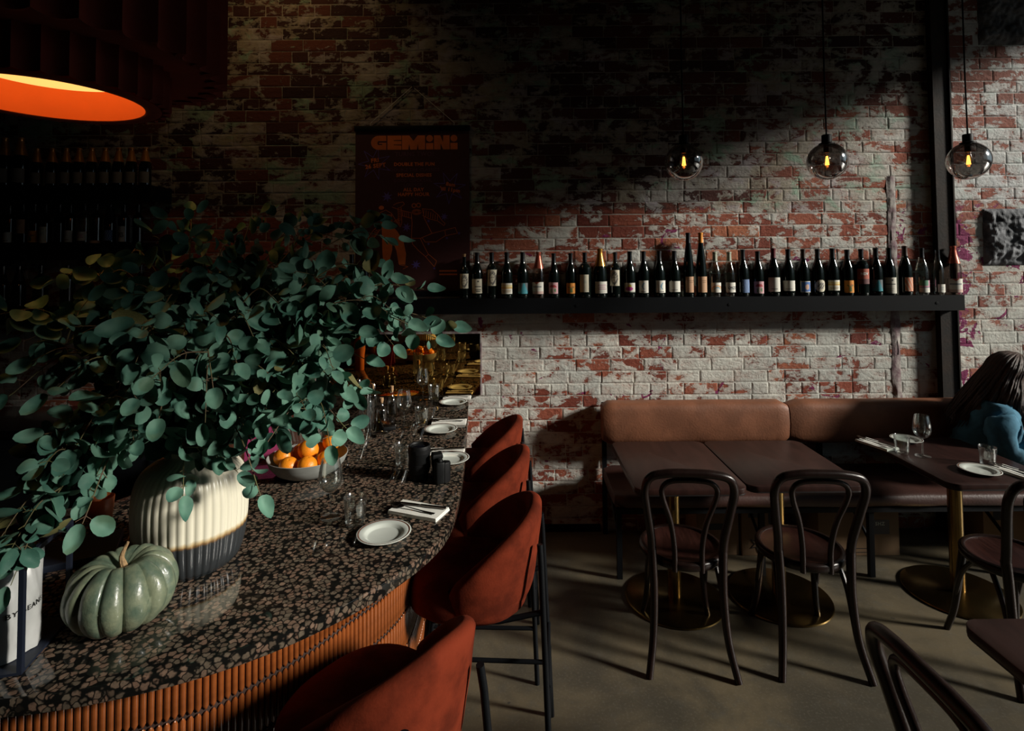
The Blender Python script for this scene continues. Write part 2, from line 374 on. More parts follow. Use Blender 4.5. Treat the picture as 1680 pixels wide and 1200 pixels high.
def granite_material():
    m, nt, b = base_mat('polished_granite')
    P = node(nt, 'ShaderNodeTexCoord').outputs['Object']
    wv = node(nt, 'ShaderNodeVectorMath', operation='MULTIPLY_ADD'); nz = node(nt, 'ShaderNodeTexNoise', i_Scale=75.0, i_Detail=1.0)
    lk(nt, P, nz.inputs['Vector']); lk(nt, nz.outputs['Color'], wv.inputs[0]); wv.inputs[1].default_value = (.013,) * 3; lk(nt, P, wv.inputs[2])
    vo = node(nt, 'ShaderNodeTexVoronoi', i_Scale=58.0, i_Randomness=.95); lk(nt, wv.outputs[0], vo.inputs['Vector'])
    ve = node(nt, 'ShaderNodeTexVoronoi', feature='DISTANCE_TO_EDGE', i_Scale=58.0, i_Randomness=.95); lk(nt, wv.outputs[0], ve.inputs['Vector'])
    cs = node(nt, 'ShaderNodeSeparateColor'); lk(nt, vo.outputs['Color'], cs.inputs[0])
    rr = node(nt, 'ShaderNodeValToRGB'); lk(nt, cs.outputs[0], rr.inputs[0])
    e = rr.color_ramp.elements; e[0].color = (.085, .058, .041, 1); e[1].color = (.20, .135, .096, 1); q = e.new(.45); q.color = (.125, .10, .073, 1); q = e.new(.7); q.color = (.15, .09, .063, 1)
    fleck = noise_(nt, P, 220, 3, .6)
    c = mixc(nt, math_(nt, 'MULTIPLY', step(nt, fleck, .45, .7), .5), rr.outputs[0], (.05, .045, .035))
    grain = math_(nt, 'MULTIPLY', step(nt, vo.outputs['Distance'], .66, .40), step(nt, ve.outputs['Distance'], .0, .16))
    small = step(nt, cs.outputs[1], .06, .10)
    c = mixc(nt, math_(nt, 'MULTIPLY', grain, small), (.006, .006, .0055), c)
    lk(nt, c, b.inputs['Base Color']); b.inputs['Roughness'].default_value = .04; b.inputs['Specular IOR Level'].default_value = 1.0
    return m
M_GRANITE = granite_material()
def concrete_material():
    m, nt, b = base_mat('polished_concrete')
    P = node(nt, 'ShaderNodeTexCoord').outputs['Object']
    a = noise_(nt, P, 1.6, 6, .6, .5); f = noise_(nt, P, 9, 8, .68); s = noise_(nt, P, 90, 4, .6)
    c = mixc(nt, step(nt, a, .36, .64), (.062, .054, .039), (.134, .107, .066))
    c = mixc(nt, math_(nt, 'MULTIPLY', step(nt, f, .52, .72), .5), c, (.085, .08, .066))
    c = mixc(nt, math_(nt, 'MULTIPLY', step(nt, s, .5, .75), .25), c, (.22, .2, .16))
    c = mixc(nt, math_(nt, 'MULTIPLY', step(nt, noise_(nt, P, 13, 3, .5), .745, .76), .8), c, (.03, .03, .028))
    lk(nt, c, b.inputs['Base Color']); lk(nt, math_(nt, 'MULTIPLY_ADD', f, .35, .3), b.inputs['Roughness'])
    bn = node(nt, 'ShaderNodeBump', i_Strength=.4, i_Distance=.002); lk(nt, f, bn.inputs['Height']); lk(nt, bn.outputs[0], b.inputs['Normal'])
    return m
M_FLOOR = concrete_material()
M_DARKPL = simple('dark_plaster', (.05, .045, .042), .85, var=.3, bump=.002)
M_CEIL = simple('dark_timber_ceiling', (.03, .022, .017), .8, stretch=(1, 8, 1), bump=.001)
M_BLACK = simple('black_steel', (.0035, .0042, .0055), .55, spec=.14, var=.2, bump=.0004, bscale=200)
M_POST = simple('rusty_steel', (.010, .0075, .006), .7, var=.5, vscale=9, bump=.001, spec=.25, c2=(.024, .013, .008))
M_STRIP = simple('chase_plaster', (.44, .41, .38), .85, var=.4, vscale=14, bump=.004, bscale=30, c2=(.20, .125, .14))
M_STONE = simple('bluestone', (.22, .23, .25), .8, vscale=10, bump=.003, bscale=60, c2=(.045, .05, .058))
M_VELVET = simple('rust_velvet', (.155, .023, .0085), .9, spec=.1, var=.55, vscale=7, sheen=.06, bump=.0006, bscale=160)
M_LEATHER = simple('tan_leather', (.25, .098, .05), .55, var=.3, vscale=5, bump=.0012, bscale=80, spec=.35)
M_LEATHERD = simple('shaded_seat_leather', (.060, .022, .016), .5, var=.35, vscale=5, bump=.0012, bscale=80)  # seat leather darkened: shade from tables and sitter is put into the colour
M_WOOD = simple('dark_bentwood', (.014, .0068, .0055), .27, spec=.4, var=.35, vscale=5, stretch=(9, 9, 1), bump=.0004, bscale=80)
M_SEATWD = simple('dark_veneer_seat', (.036, .0125, .0095), .3, var=.45, vscale=4, stretch=(14, 2, 1), bump=.0003)
M_TABLE = simple('dark_table_veneer', (.034, .0135, .0108), .36, spec=.3, var=.4, vscale=3, stretch=(8, 1.2, 1))
M_TEDGE = simple('black_table_edge', (.012, .009, .009), .4)
M_BRASS = simple('aged_brass', (.28, .185, .066), .25, metal=1.0, var=.3, vscale=4, bump=.0003, bscale=60)
M_TILE = simple('amber_glazed_tile', (.25, .068, .017), .14, var=.35, vscale=12, coat=.5)
M_GROUT = simple('dark_grout', (.035, .014, .008), .8)
M_WHITE = simple('white_ceramic', (.62, .66, .61), .18, var=.04, coat=.3)
M_BAND = simple('brown_rim_band', (.16, .05, .025), .25)
M_LINEN = simple('white_linen', (.80, .79, .73), .9, var=.06, vscale=30, bump=.0008, bscale=400)
M_STEEL = simple('dark_cutlery_steel', (.16, .14, .125), .22, metal=1.0, var=.1)
M_CHROME = simple('bar_tool_steel', (.55, .56, .55), .15, metal=1.0, var=.1)
M_GLASS = thin_glass('clear_glass')
M_WGLASS = thin_glass('water_glass', (.96, .98, .97))
M_SMOKE = thin_glass('smoked_glass', (.40, .38, .37), .9)
M_CBOT = thin_glass('clear_bottle_glass', (.88, .92, .89))
M_ROSE = thin_glass('rose_wine_glass', (.86, .76, .70))
M_OLIVE = thin_glass('olive_bottle_glass', (.30, .30, .10))
M_DBOT = simple('dark_bottle_glass', (.0045, .0075, .0065), .07, var=.2, coat=.4)
M_CAPB = simple('black_capsule', (.008, .009, .011), .3)
M_CAPR = simple('red_capsule', (.12, .012, .016), .35)
M_CAPN = simple('brown_capsule', (.05, .022, .014), .4)
M_CAPP = simple('rose_foil', (.62, .16, .10), .3, metal=.5)
M_CAPG = simple('gold_foil', (.72, .36, .07), .28, metal=.7)
M_CAPO = simple('orange_wax', (.75, .28, .02), .4)
M_CAPW = simple('pale_capsule', (.42, .44, .34), .35)
M_CAPA = simple('orange_glint_foil', (.55, .22, .05), .3, metal=.35)  # orange colour stands in for lamp glints on the bottle necks
M_CORK = simple('cork', (.48, .28, .14), .85, vscale=60)
M_PAPERB = simple('kraft_card', (.30, .185, .10), .85, var=.15)
M_INK = simple('black_print', (.012, .012, .012), .8)
def leaf_material():
    m, nt, b = base_mat('eucalyptus_leaf')
    P = node(nt, 'ShaderNodeNewGeometry').outputs['Position']
    n = noise_(nt, P, 13, 2, .5); f = noise_(nt, P, 160, 3, .6)
    c = mixc(nt, step(nt, n, .36, .64), (.055, .155, .115), (.145, .295, .215))
    c = mixc(nt, math_(nt, 'MULTIPLY', step(nt, noise_(nt, P, 9, 2, .5), .60, .68), .5), c, (.11, .17, .085))
    c = mixc(nt, math_(nt, 'MULTIPLY', step(nt, f, .55, .7), .25), c, (.16, .25, .19))
    lk(nt, c, b.inputs['Base Color']); b.inputs['Roughness'].default_value = .6; b.inputs['Specular IOR Level'].default_value = .28
    return m
M_LEAF = leaf_material()
M_LEAFB = simple('yellowing_leaf', (.20, .19, .07), .6, var=.3, vscale=14)
M_TWIG = simple('eucalyptus_twig', (.16, .095, .06), .7, var=.3, vscale=20, c2=(.12, .125, .04))
M_PUMP = simple('green_pumpkin_skin', (.20, .225, .145), .36, vscale=16, coat=.15, c2=(.085, .125, .088), bump=.0028, bscale=30)
M_PSTEM = simple('dry_pumpkin_stem', (.46, .29, .14), .85, var=.45, vscale=14, stretch=(6, 6, 1), bump=.004, bscale=40)
M_ORANGE = simple('orange_peel', (.85, .27, .012), .38, var=.12, vscale=12, bump=.0012, bscale=180)
M_BOWL = simple('grey_stoneware', (.30, .31, .29), .55, var=.2, vscale=20)
M_DENIM = simple('blue_denim', (.055, .185, .28), .9, var=.45, vscale=7, bump=.006, bscale=9)
M_TROUS = simple('navy_cloth', (.012, .03, .07), .9)
M_SKIN = simple('skin', (.48, .25, .17), .5, var=.1)
M_HAIR = simple('brown_hair', (.030, .013, .007), .45, var=.5, vscale=10, stretch=(14, 14, 1), c2=(.075, .026, .010), bump=.004, bscale=40)
M_CAMERA = simple('black_camera_body', (.005, .0055, .006), .5, spec=.2, var=.2, bump=.0006, bscale=400)
M_RUBBER = simple('lens_rubber', (.004, .004, .0045), .6, spec=.2)
M_FRONTG = simple('coated_lens_glass', (.004, .006, .010), .04, coat=1.0)
M_POUCH = simple('silver_white_pouch', (.56, .57, .56), .32, var=.12, vscale=7, bump=.007, bscale=7)
M_SHADEO = simple('dark_red_felt_shade', (.21, .028, .014), .92, var=.2)
M_SHADEI = simple('orange_shade_lining', (.78, .145, .022), .8, var=.06)
M_POSTER = simple('maroon_poster_paper', (.058, .010, .012), .75, var=.12)
M_PORANGE = simple('orange_print', (.85, .21, .045), .75)
M_PBLUE = simple('blue_print', (.15, .11, .50), .75)
M_PDIM = simple('dim_plum_print', (.13, .04, .075), .75)
M_MAGENTA = simple('magenta_card', (.26, .018, .09), .7)
M_TERRA = simple('orange_bottle_glaze', (.50, .13, .03), .4, var=.2)
M_NAVY = simple('navy_cover', (.006, .011, .026), .6)
M_LAMPD = emit('lamp_diffuser_glow', (1.0, .60, .16), 1.15)
M_FIL = emit('filament_glow', (1.0, .36, .05), 14)
m_, nt_, b_ = base_mat('bronze_mirror'); M_MIRROR = m_
b_.inputs['Metallic'].default_value = 1; b_.inputs['Roughness'].default_value = .015
_n = noise_(nt_, node(nt_, 'ShaderNodeTexCoord').outputs['Object'], 3, 2); lk(nt_, mixc(nt_, _n, (.62, .36, .10), (.66, .40, .12)), b_.inputs['Base Color'])
m_, nt_, b_ = base_mat('printed_label'); M_LABEL = m_
_a = node(nt_, 'ShaderNodeAttribute', attribute_name='ink'); _p = noise_(nt_, node(nt_, 'ShaderNodeTexCoord').outputs['Object'], 200, 2)
lk(nt_, mixc(nt_, math_(nt_, 'MULTIPLY', _p, .12), _a.outputs[0], (.3, .28, .25)), b_.inputs['Base Color']); b_.inputs['Roughness'].default_value = .7
m_, nt_, b_ = base_mat('two_tone_glaze'); M_VASE = m_
_z = node(nt_, 'ShaderNodeSeparateXYZ'); _o = node(nt_, 'ShaderNodeTexCoord').outputs['Object']; lk(nt_, _o, _z.inputs[0])
_zz = math_(nt_, 'ADD', _z.outputs[2], math_(nt_, 'MULTIPLY', noise_(nt_, _o, 30, 3), .012))
_cr = node(nt_, 'ShaderNodeValToRGB'); lk(nt_, math_(nt_, 'MULTIPLY', _zz, 3.0), _cr.inputs[0])
_e = _cr.color_ramp.elements; _e[0].position = .0; _e[0].color = (.020, .024, .027, 1); _e[1].position = .40; _e[1].color = (.74, .70, .56, 1)
for _q, _c in ((.335, (.032, .035, .038)), (.352, (.20, .105, .04)), (.372, (.5, .38, .2))): _x = _e.new(_q); _x.color = (*_c, 1)
lk(nt_, _cr.outputs[0], b_.inputs['Base Color']); b_.inputs['Roughness'].default_value = .28

# ------------------------------------------------------------------ the setting
WY = 3.91                                                   # face of the brick wall
def slab_box(name, a, b, mat, kind='structure'):
    return tag(MB().box(a, b).build(name, mat, None, 0), kind=kind)
X0, X1, Y0, ZC = -4.6, WIN_X, -3.6, 4.6
slab_box('floor', (X0 - .2, Y0 - .2, -.12), (X1 + .25, WY + .2, 0), M_FLOOR)
slab_box('ceiling', (X0 - .2, Y0 - .2, ZC), (X1 + .25, WY + .2, ZC + .15), M_CEIL)
slab_box('wall_left', (X0 - .2, Y0, 0), (X0, WY, ZC), M_DARKPL)
slab_box('wall_front', (X0 - .2, Y0 - .2, 0), (X1 + .25, Y0, ZC), M_DARKPL)
wr = MB()
for a, b in (((X1, Y0, 0), (X1 + .25, WIN_Y0, ZC)), ((X1, WIN_Y1, 0), (X1 + .25, WY + .2, ZC)), ((X1, WIN_Y0, 0), (X1 + .25, WIN_Y1, WIN_Z0)), ((X1, WIN_Y0, WIN_Z1), (X1 + .25, WIN_Y1, ZC))): wr.box(a, b)
tag(wr.build('wall_right', M_DARKPL, None, 0), kind='structure')
slab_box('ground', (X1 + .25, -8, -.14), (16, 10, -.02), M_FLOOR)

# ---- back wall: every brick has its own edges; the 300 best lit ones are single objects, the rest one part
wall = MB().box((X0 - .2, WY + .0028, 0), (X1 + .25, WY + .25, ZC)).build('wall_back', M_BRICK, None, 0)
tag(wall, kind='structure')
_ca = wall.data.color_attributes.new('tone', 'FLOAT_COLOR', 'POINT')
for d_ in _ca.data: d_.color = (.5, .62, 0, 1)
CH = .0855
rb = random.Random(11)
bricks = []
for row in range(int(ZC / CH) + 1):
    z0 = row * CH; x = X0 - rb.uniform(0, .24); hdr = row % 4 == 3
    while x < X1 + .2:
        L = (rb.choice((.118, .235)) if rb.random() < .35 else .235) if not hdr else rb.choice((.118, .118, .235))
        L *= rb.uniform(.97, 1.03)
        bricks.append((x, z0, L)); x += L
hole = (-1.33, -.27, .93, 1.415)      # the bronze mirror covers this
def brick_geo(mb, x, z, L, cols):
    g = .0032; x0, x1, z0, z1 = x + g, x + L - g, z + g, z + CH - g
    p = WY - rb.uniform(-.0008, .0016); t = [rb.uniform(-.0012, .0012) for _ in range(4)]; e = .008
    j = lambda: rb.uniform(-.002, .002)
    o = [(x0 + j(), z0 + j()), (x1 + j(), z0 + j()), (x1 + j(), z1 + j()), (x0 + j(), z1 + j())]
    cx, cz = (x0 + x1) / 2, (z0 + z1) / 2
    inn = [(a + (e if a < cx else -e), c + (e if c < cz else -e)) for a, c in o]
    vs = [(a, WY + .012, c) for a, c in o] + [(a, p + .0018, c) for a, c in o] + [(a, p + t[i] * .5, c) for i, (a, c) in enumerate(inn)]
    fs = []
    for r_ in (0, 4):
        for i in range(4): k = (i + 1) % 4; fs.append((r_ + i, r_ + k, r_ + 4 + k, r_ + 4 + i))
    fs.append((8, 9, 10, 11)); mb.add(vs, fs)
    c = (rb.random(), rb.random(), 1, 1); cols += [c] * 12
def paint_cols(me, cols):
    at = me.color_attributes.new('tone', 'FLOAT_COLOR', 'POINT')
    at.data.foreach_set('color', [v for c in cols for v in c])
def lit(b):
    x, z, L = b; cx, cz = x + L / 2, z + CH / 2
    if z > 3.7 or cx < -.2 or cx > 3.6 or L < .2: return 9
    if cz < .98 and cx > .5: return 9
    return abs(cz - 1.75) + abs(cx - 1.7) * .22
order = sorted(range(len(bricks)), key=lambda i: lit(bricks[i])); single = set(order[:298])
mass = MB(); mcols = []
STONES = [(3.31, 1.83, .40, .42), (3.33, 3.42, .42, .42)]
for i, (x, z, L) in enumerate(bricks):
    cx, cz = x + L / 2, z + CH / 2
    if hole[0] < x and x + L < hole[1] and hole[2] < z and z + CH < hole[3]: continue
    if any(sx_ - .02 < cx < sx_ + sw and sz < cz < sz + sh for sx_, sz, sw, sh in STONES): continue
    if i in single:
        mb = MB(); cols = []; brick_geo(mb, x, z, L, cols); me = mb.mesh('brick', M_BRICK, 0); paint_cols(me, cols); link('brick', me, wall)
    else: brick_geo(mass, x, z, L, mcols)
me = mass.mesh('brickwork', M_BRICK, 0); paint_cols(me, mcols); tag(link('brickwork', me, wall), kind='stuff')
for sx_, sz, sw, sh in STONES:
    def fs_(u, v, sx_=sx_, sz=sz, sw=sw, sh=sh):
        e = min(u, 1 - u, v, 1 - v); d = .045 * min(1, e * 6) ** .6
        p = Vector((sx_ + u * sw, 0, sz + v * sh)); d += (.016 * mn.noise(p * 6) + .014 * mn.noise(p * 15) + .009 * mn.noise(p * 34)) * min(1, e * 9)
        return (p.x + .012 * mn.noise(p * 11) * (e < .01), WY + .012 - d, p.z + .012 * mn.noise(p * 9 + Vector((4, 0, 0))) * (e < .01))
    MB().grid(fs_, 44, 44).build('stone_block', M_STONE, wall, 0)['label'] = 'rough dark bluestone block set in the brick wall'

# plaster-filled chase running up the wall, and the steel post
def strip(u, v): 
    z = .86 + v * 1.62; wob = .012 * mn.noise(Vector((u * 2, z * 6, 0)))
    return (2.640 + u * .060 + wob * 1.3, WY - .004 * sin(pi * u) - .002 - .005 * mn.noise(Vector((u * 5, z * 14, 3))), z)
tag(MB().grid(strip, 6, 60).build('trim_1', M_STRIP), kind='structure')
post = MB(); post.box((2.955, WY - .012, 0), (3.085, WY - .002, ZC)); post.box((2.955, WY - .052, 0), (2.965, WY - .012, ZC)); post.box((3.075, WY - .052, 0), (3.085, WY - .012, ZC)); post.box((2.965, WY - .04, 0), (3.075, WY - .034, ZC))
tag(post.build('steel_post', M_POST, None, 0), kind='structure')
slab_box('baseboard_back', (-.2, WY - .012, 0), (.56, WY - .001, .05), M_BLACK)
# ------------------------------------------------------------------ bar counter
EDGE = [(-.350, 3.90), (-.336, 3.66), (-.300, 3.2), (-.266, 2.735), (-.250, 2.45), (-.243, 2.22), (-.245, 2.06), (-.262, 1.93), (-.297, 1.825), (-.345, 1.728), (-.415, 1.62), (-.505, 1.515), (-.60, 1.428), (-.70, 1.358), (-.81, 1.302), (-.93, 1.258), (-1.07, 1.225), (-1.25, 1.205), (-1.5, 1.195), (-2.2, 1.19), (-2.6, 1.19)]
edge_s = [(p.x, p.y) for p in spline([(x, y, 0) for x, y in EDGE], 4)]
INNER = [(-2.6, 2.15), (-1.75, 2.15), (-1.62, 2.2), (-1.57, 2.3), (-1.56, 2.45), (-1.56, 3.90)]
CT = .95
bar = empty('bar_counter', (0, 0, 0), 0, 'curved bar counter with polished brown granite top over amber tiles', 'bar counter')
MB().slab(edge_s + INNER, CT - .040, CT, .004).build('countertop', M_GRANITE, bar, 30)
# body set back under the overhang, and the finger tiles on it
def offset_line(pts, d):
    r = []
    for i in range(len(pts)):
        a, c = Vector(pts[max(i - 1, 0)]), Vector(pts[min(i + 1, len(pts) - 1)]); t = (c - a).normalized()
        r.append((pts[i][0] + t.y * d, pts[i][1] - t.x * d))
    return r
def overhang(p):                                             # deeper knee room along the straight side where the stools are
    k = min(1, max(0, (p[0] + .75) / .35)); return .085 + .08 * k
def inset(extra): return [(q[0], q[1]) for p, q in ((p, offset_line(edge_s, overhang(p) + extra)[i]) for i, p in enumerate(edge_s))]
body = inset(0)
MB().slab([(x, y) for x, y in body] + [(-2.55, 2.05), (-1.66, 2.05), (-1.50, 2.3), (-1.50, 3.89)], .10, CT - .042, .002).build('counter_body', M_GROUT, bar, 30)
kick = inset(.055)
MB().slab([(x, y) for x, y in kick] + [(-2.5, 2.0), (-1.5, 2.2), (-1.45, 3.88)], 0.001, .101, .002).build('kick_plate', M_BLACK, bar, 30)
tl = inset(-.0025)
# walk the line at a fixed pitch
PITCH_T, TH = .0165, .125
def walk(pts, step_):
    out = []; acc = 0.0
    for a, b in zip(pts, pts[1:]):
        a, b = Vector(a), Vector(b); L = (b - a).length; t = step_ - acc
        while t <= L: out.append((a + (b - a) * (t / L), (b - a).normalized())); t += step_
        acc = (acc + L) % step_ if L < step_ - acc else L - (t - step_)
    return out
spots = walk(tl, PITCH_T)
def tile_geo(mb, z1, h=TH):
    w2 = PITCH_T * .44; n = 5; prof = []
    rows = [(z1 - h + .0005, .15), (z1 - h + .004, .62), (z1 - h + .010, 1.0), (z1 - .010, 1.0), (z1 - .004, .62), (z1 - .0005, .15)]
    vs = [(w2 * s * cos(pi * k / n), -.0008 - .0055 * sin(pi * k / n) * (.5 + .5 * s), z) for z, s in rows for k in range(n + 1)]
    fs = [(j * (n + 1) + i + 1, j * (n + 1) + i, (j + 1) * (n + 1) + i, (j + 1) * (n + 1) + i + 1) for j in range(5) for i in range(n)]
    mb.add(vs, fs)
tm = MB(); tile_geo(tm, 0); tile_mesh = tm.mesh('tile', M_TILE, 60)
cand = []; rest = MB()
for r_ in range(5):
    z1 = CT - .045 - r_ * (TH + .003)
    for p, t in spots:
        vis = 0 if (p.y < 2.2 and -1.25 < p.x) else 1
        cand.append((vis * 10 + r_ + (0 if p.x > -1.3 else 3), p, t, z1))
cand.sort(key=lambda c: c[0])
for i, (_, p, t, z1) in enumerate(cand):
    rz = atan2(-t.y, -t.x)
    if i < 296: o = link('tile', tile_mesh, bar, (p.x, p.y, z1)); o.rotation_euler = (0, 0, rz)
    else:
        o_ = MB(); tile_geo(o_, z1); c_, s_ = cos(rz), sin(rz)
        rest.add([(p.x + x * c_ - y * s_, p.y + x * s_ + y * c_, z) for x, y, z in o_.v], o_.f)
tag(rest.build('tilework', M_TILE, bar, 60), kind='stuff')

# ------------------------------------------------------------------ bronze mirror at the end of the bar
mr = empty('bar_mirror', (-.80, WY, .955), 0, 'bronze tinted mirror on the brick wall at the far end of the bar', 'mirror')
MB().box((-.53, -.022, .0), (.527, -.0035, .430)).build('mirror_glass', M_MIRROR, mr, 0)
fr = MB(); fr.box((-.54, -.026, .430), (.537, -.0035, .444)); fr.box((.527, -.026, 0), (.537, -.0035, .430)); fr.box((-.54, -.026, 0), (-.53, -.0035, .430)); fr.build('mirror_frame', M_STRIP, mr, 0)

# ------------------------------------------------------------------ shelves
def shelf(x0, x1, ztop, label, brackets, depth=.235):
    cx = (x0 + x1) / 2
    t = empty('wall_shelf', (cx, WY, ztop), 0, label, 'shelf', None)
    dp = depth
    MB().box((x0 - cx, -dp, -.012), (x1 - cx, -.008, 0)).build('shelf_board', M_BLACK, t, 0)
    f = MB(); f.box((x0 - cx, -dp - .005, -.105), (x1 - cx, -dp, 0)); f.build('front_rail', M_BLACK, t, 0)
    for ex in (x0 - cx, x1 - cx - .006): MB().box((ex, -dp, -.105), (ex + .006, -.008, -.012)).build('end_plate', M_BLACK, t, 0)
    for bx in brackets:
        MB().box((bx - cx - .02, -dp + .02, -.09), (bx - cx + .02, -.008, -.012)).build('bracket', M_BLACK, t, 0)
        MB().lathe([(0, 0), (.010, 0), (.010, .002), (0, .003)], 10).build('bolt', M_BLACK, t).matrix_local = Matrix.Translation((bx - cx, -dp - .0055, -.052)) @ Matrix.Rotation(R(90), 4, 'X')
    return t
SZ = 1.636
SHX0, SHX1 = -1.12, 3.07
shelf(SHX0, SHX1, SZ, 'long black steel wall shelf carrying the row of wine bottles', (-.6, .4, 1.45, 2.88), .118)
shelf(-4.3, -2.47, 2.425, 'topmost black shelf behind the bar, with dark bottles, under the orange lamp', (-2.6, -3.4))
shelf(-4.3, -2.47, 2.03, 'middle black shelf behind the bar, with labelled bottles, above the leaves', (-2.6, -3.4))
shelf(-4.3, -2.47, 1.60, 'lowest black shelf behind the bar, half hidden by eucalyptus leaves', (-2.6, -3.4))
# back bar cabinet below the shelves
bb = empty('back_bar_cabinet', (-3.3, WY - .01, 0), 0, 'dark back bar cabinet along the brick wall under the bottle shelves', 'cabinet')
MB().box((-1.2, -.55, .05), (1.2, 0, .86)).build('cabinet_body', M_BLACK, bb, 0)
MB().box((-1.22, -.58, .86), (1.22, 0, .90), .006).build('worktop', M_STEEL, bb, 30)
for k in range(4):
    d_ = MB().box((-1.19 + k * .6, -.568, .08), (-.61 + k * .6, -.55, .84), .004).build('door', M_BLACK, bb, 30)
    MB().tube([(-.66 + k * .6, -.575, .6), (-.66 + k * .6, -.592, .6), (-.66 + k * .6, -.592, .75), (-.66 + k * .6, -.575, .75)], .005, 6).build('handle', M_STEEL, d_)

# ------------------------------------------------------------------ bottles
def smooth_prof(p, n=3):
    q = [(v.x, v.y) for v in spline([(r, z, 0) for r, z in p], n)]
    return [(max(0, r), z) for r, z in q]
PROF = {  # radius, z fractions of height: body, then the capsule covers the neck
    'burgundy': (.0395, [(.0, .02), (.024, .006), (.036, .0), (.0395, .008), (.0395, .06), (.0395, .155), (.0375, .180), (.030, .210), (.021, .237), (.0160, .262), (.0145, .29), (.0145, .318), (.0, .318)], .255),
    'bordeaux': (.038, [(.0, .02), (.024, .006), (.035, .0), (.038, .008), (.038, .06), (.038, .192), (.036, .206), (.028, .222), (.0175, .236), (.0145, .252), (.0140, .28), (.0140, .312), (.0, .312)], .250),
    'champagne': (.044, [(.0, .02), (.028, .006), (.041, .0), (.044, .008), (.044, .06), (.0435, .150), (.0405, .182), (.032, .222), (.0225, .258), (.0175, .288), (.0150, .305), (.0165, .318), (.0, .318)], .205),
    'flute': (.037, [(.0, .02), (.024, .006), (.0345, .0), (.037, .008), (.037, .06), (.037, .17), (.0345, .22), (.028, .285), (.0205, .345), (.0155, .39), (.0145, .42), (.0145, .445), (.0, .445)], .375),
    'claret': (.046, [(.0, .02), (.03, .006), (.043, .0), (.046, .008), (.046, .06), (.046, .20), (.044, .218), (.033, .238), (.019, .250), (.0155, .265), (.0145, .29), (.0145, .322), (.0, .322)], .268)}
def interp_r(prof, z):
    for (r0, z0), (r1, z1) in zip(prof, prof[1:]):
        if z0 <= z <= z1 and z1 > z0: return r0 + (r1 - r0) * (z - z0) / (z1 - z0)
    return prof[-2][0]
BMESH = {}
def bottle_body(kind, mat):
    k = (kind, mat.name)
    if k not in BMESH:
        p = PROF[kind][1]; pr = p[:3] + smooth_prof(p[3:-1], 3) + [p[-1]]
        BMESH[k] = MB().lathe(pr, 22).mesh('bottle_body', mat, 50)
    return BMESH[k]
def bottle_cap(kind, mat, z0=None, lip=True):
    k = ('cap', kind, mat.name, z0)
    if k not in BMESH:
        p = smooth_prof(PROF[kind][1][3:-1], 4); top = PROF[kind][1][-1][1]; z0 = z0 or PROF[kind][2]
        zs = [z0 + (top + .002 - z0) * i / 7 for i in range(8)]
        pr = [(interp_r(p, z) - .002, z) for z in zs[:1]] + [(interp_r(p, min(z, top)) + .0012, z) for z in zs]
        if lip: pr = pr[:-1] + [(interp_r(p, top) + .0014, top - .012), (interp_r(p, top) + .0028, top - .011), (interp_r(p, top) + .0028, top), (interp_r(p, top) + .001, top + .002)]
        BMESH[k] = MB().lathe(pr + [(0, pr[-1][1])], 18).mesh('capsule', mat, 40)
    return BMESH[k]
def cork_mesh():
    if 'cork' not in BMESH: BMESH['cork'] = MB().lathe([(0, -.02), (.0105, -.02), (.0112, 0), (.0118, .018), (.0105, .022), (0, .0225)], 14).mesh('cork', M_CORK, 40)
    return BMESH['cork']
W_, CR_, BK = (.72, .70, .62), (.66, .61, .47), (.03, .03, .03)
def circ(u, v, cu, cv, ru, rv): return ((u - cu) / ru) ** 2 + ((v - cv) / rv) ** 2 < 1
def lines(u, v, ys, hw=.3, th=.02):
    return any(abs(v - y) < th and abs(u - .5) < hw * (1 - .25 * (k % 2)) for k, y in enumerate(ys))
def P_face(u, v):
    if circ(u, v, .5, .5, .34, .42):
        if circ(u, v, .47, .47, .19, .27): return (.16, .14, .12) if (circ(u, v, .4, .52, .05, .03) or circ(u, v, .55, .52, .05, .03) or circ(u, v, .47, .34, .07, .025)) else CR_
        return (.11, .10, .09) if (int(u * 40 + v * 13) % 3) else (.38, .35, .28)
    return CR_
def P_text(u, v): return BK if circ(u, v, .5, .82, .07, .07) or lines(u, v, (.55, .48)) or lines(u, v, (.25, .14), .2, .013) else CR_
def P_textw(u, v): return (.16, .15, .14) if lines(u, v, (.72,), .3, .025) or lines(u, v, (.5, .38, .2), .24, .014) else W_
def P_stripe(u, v): return (.62, .36, .06) if .52 < v < .62 else (.72, .60, .30) if .62 <= v < .86 else (.35, .25, .12) if lines(u, v, (.32, .2), .34, .02) else W_
def P_teal(u, v): return (.03, .27, .33) if v < .25 or abs(u - .58) < .40 * (1 - v) + .04 else (.10, .13, .14)
def P_pink(u, v): return (.40, .03, .04) if circ(u, v, .5, .62, .34, .16) and v > .56 else (.62, .55, .45) if abs(u - .5) < .07 and v < .6 else (.08, .20, .07) if circ(u, v, .34, .25, .08, .18) or circ(u, v, .7, .3, .07, .2) else (.60, .33, .36)
def P_oran(u, v): return (.10, .15, .03) if circ(u, v, .5, .28, .12, .2) or abs(v - .5 - .4 * abs(u - .5)) < .04 and abs(u - .5) < .3 else (.45, .10, .01) if circ(u, v, .6, .6, .12, .1) else (.70, .26, .02)
def P_tall(u, v): return (.52, .53, .42) if circ(u, v, .6, .6, .2, .3) and int(v * 30) % 2 else CR_
def P_pinkt(u, v): return (.45, .16, .25) if lines(u, v, (.7, .55, .38), .3, .03) else W_
def P_bird(u, v): return (.50, .03, .25) if circ(u, v, .5, .42, .28, .2) else (.65, .50, .02) if circ(u, v, .55, .68, .14, .14) else (.02, .03, .02) if v < .1 else W_
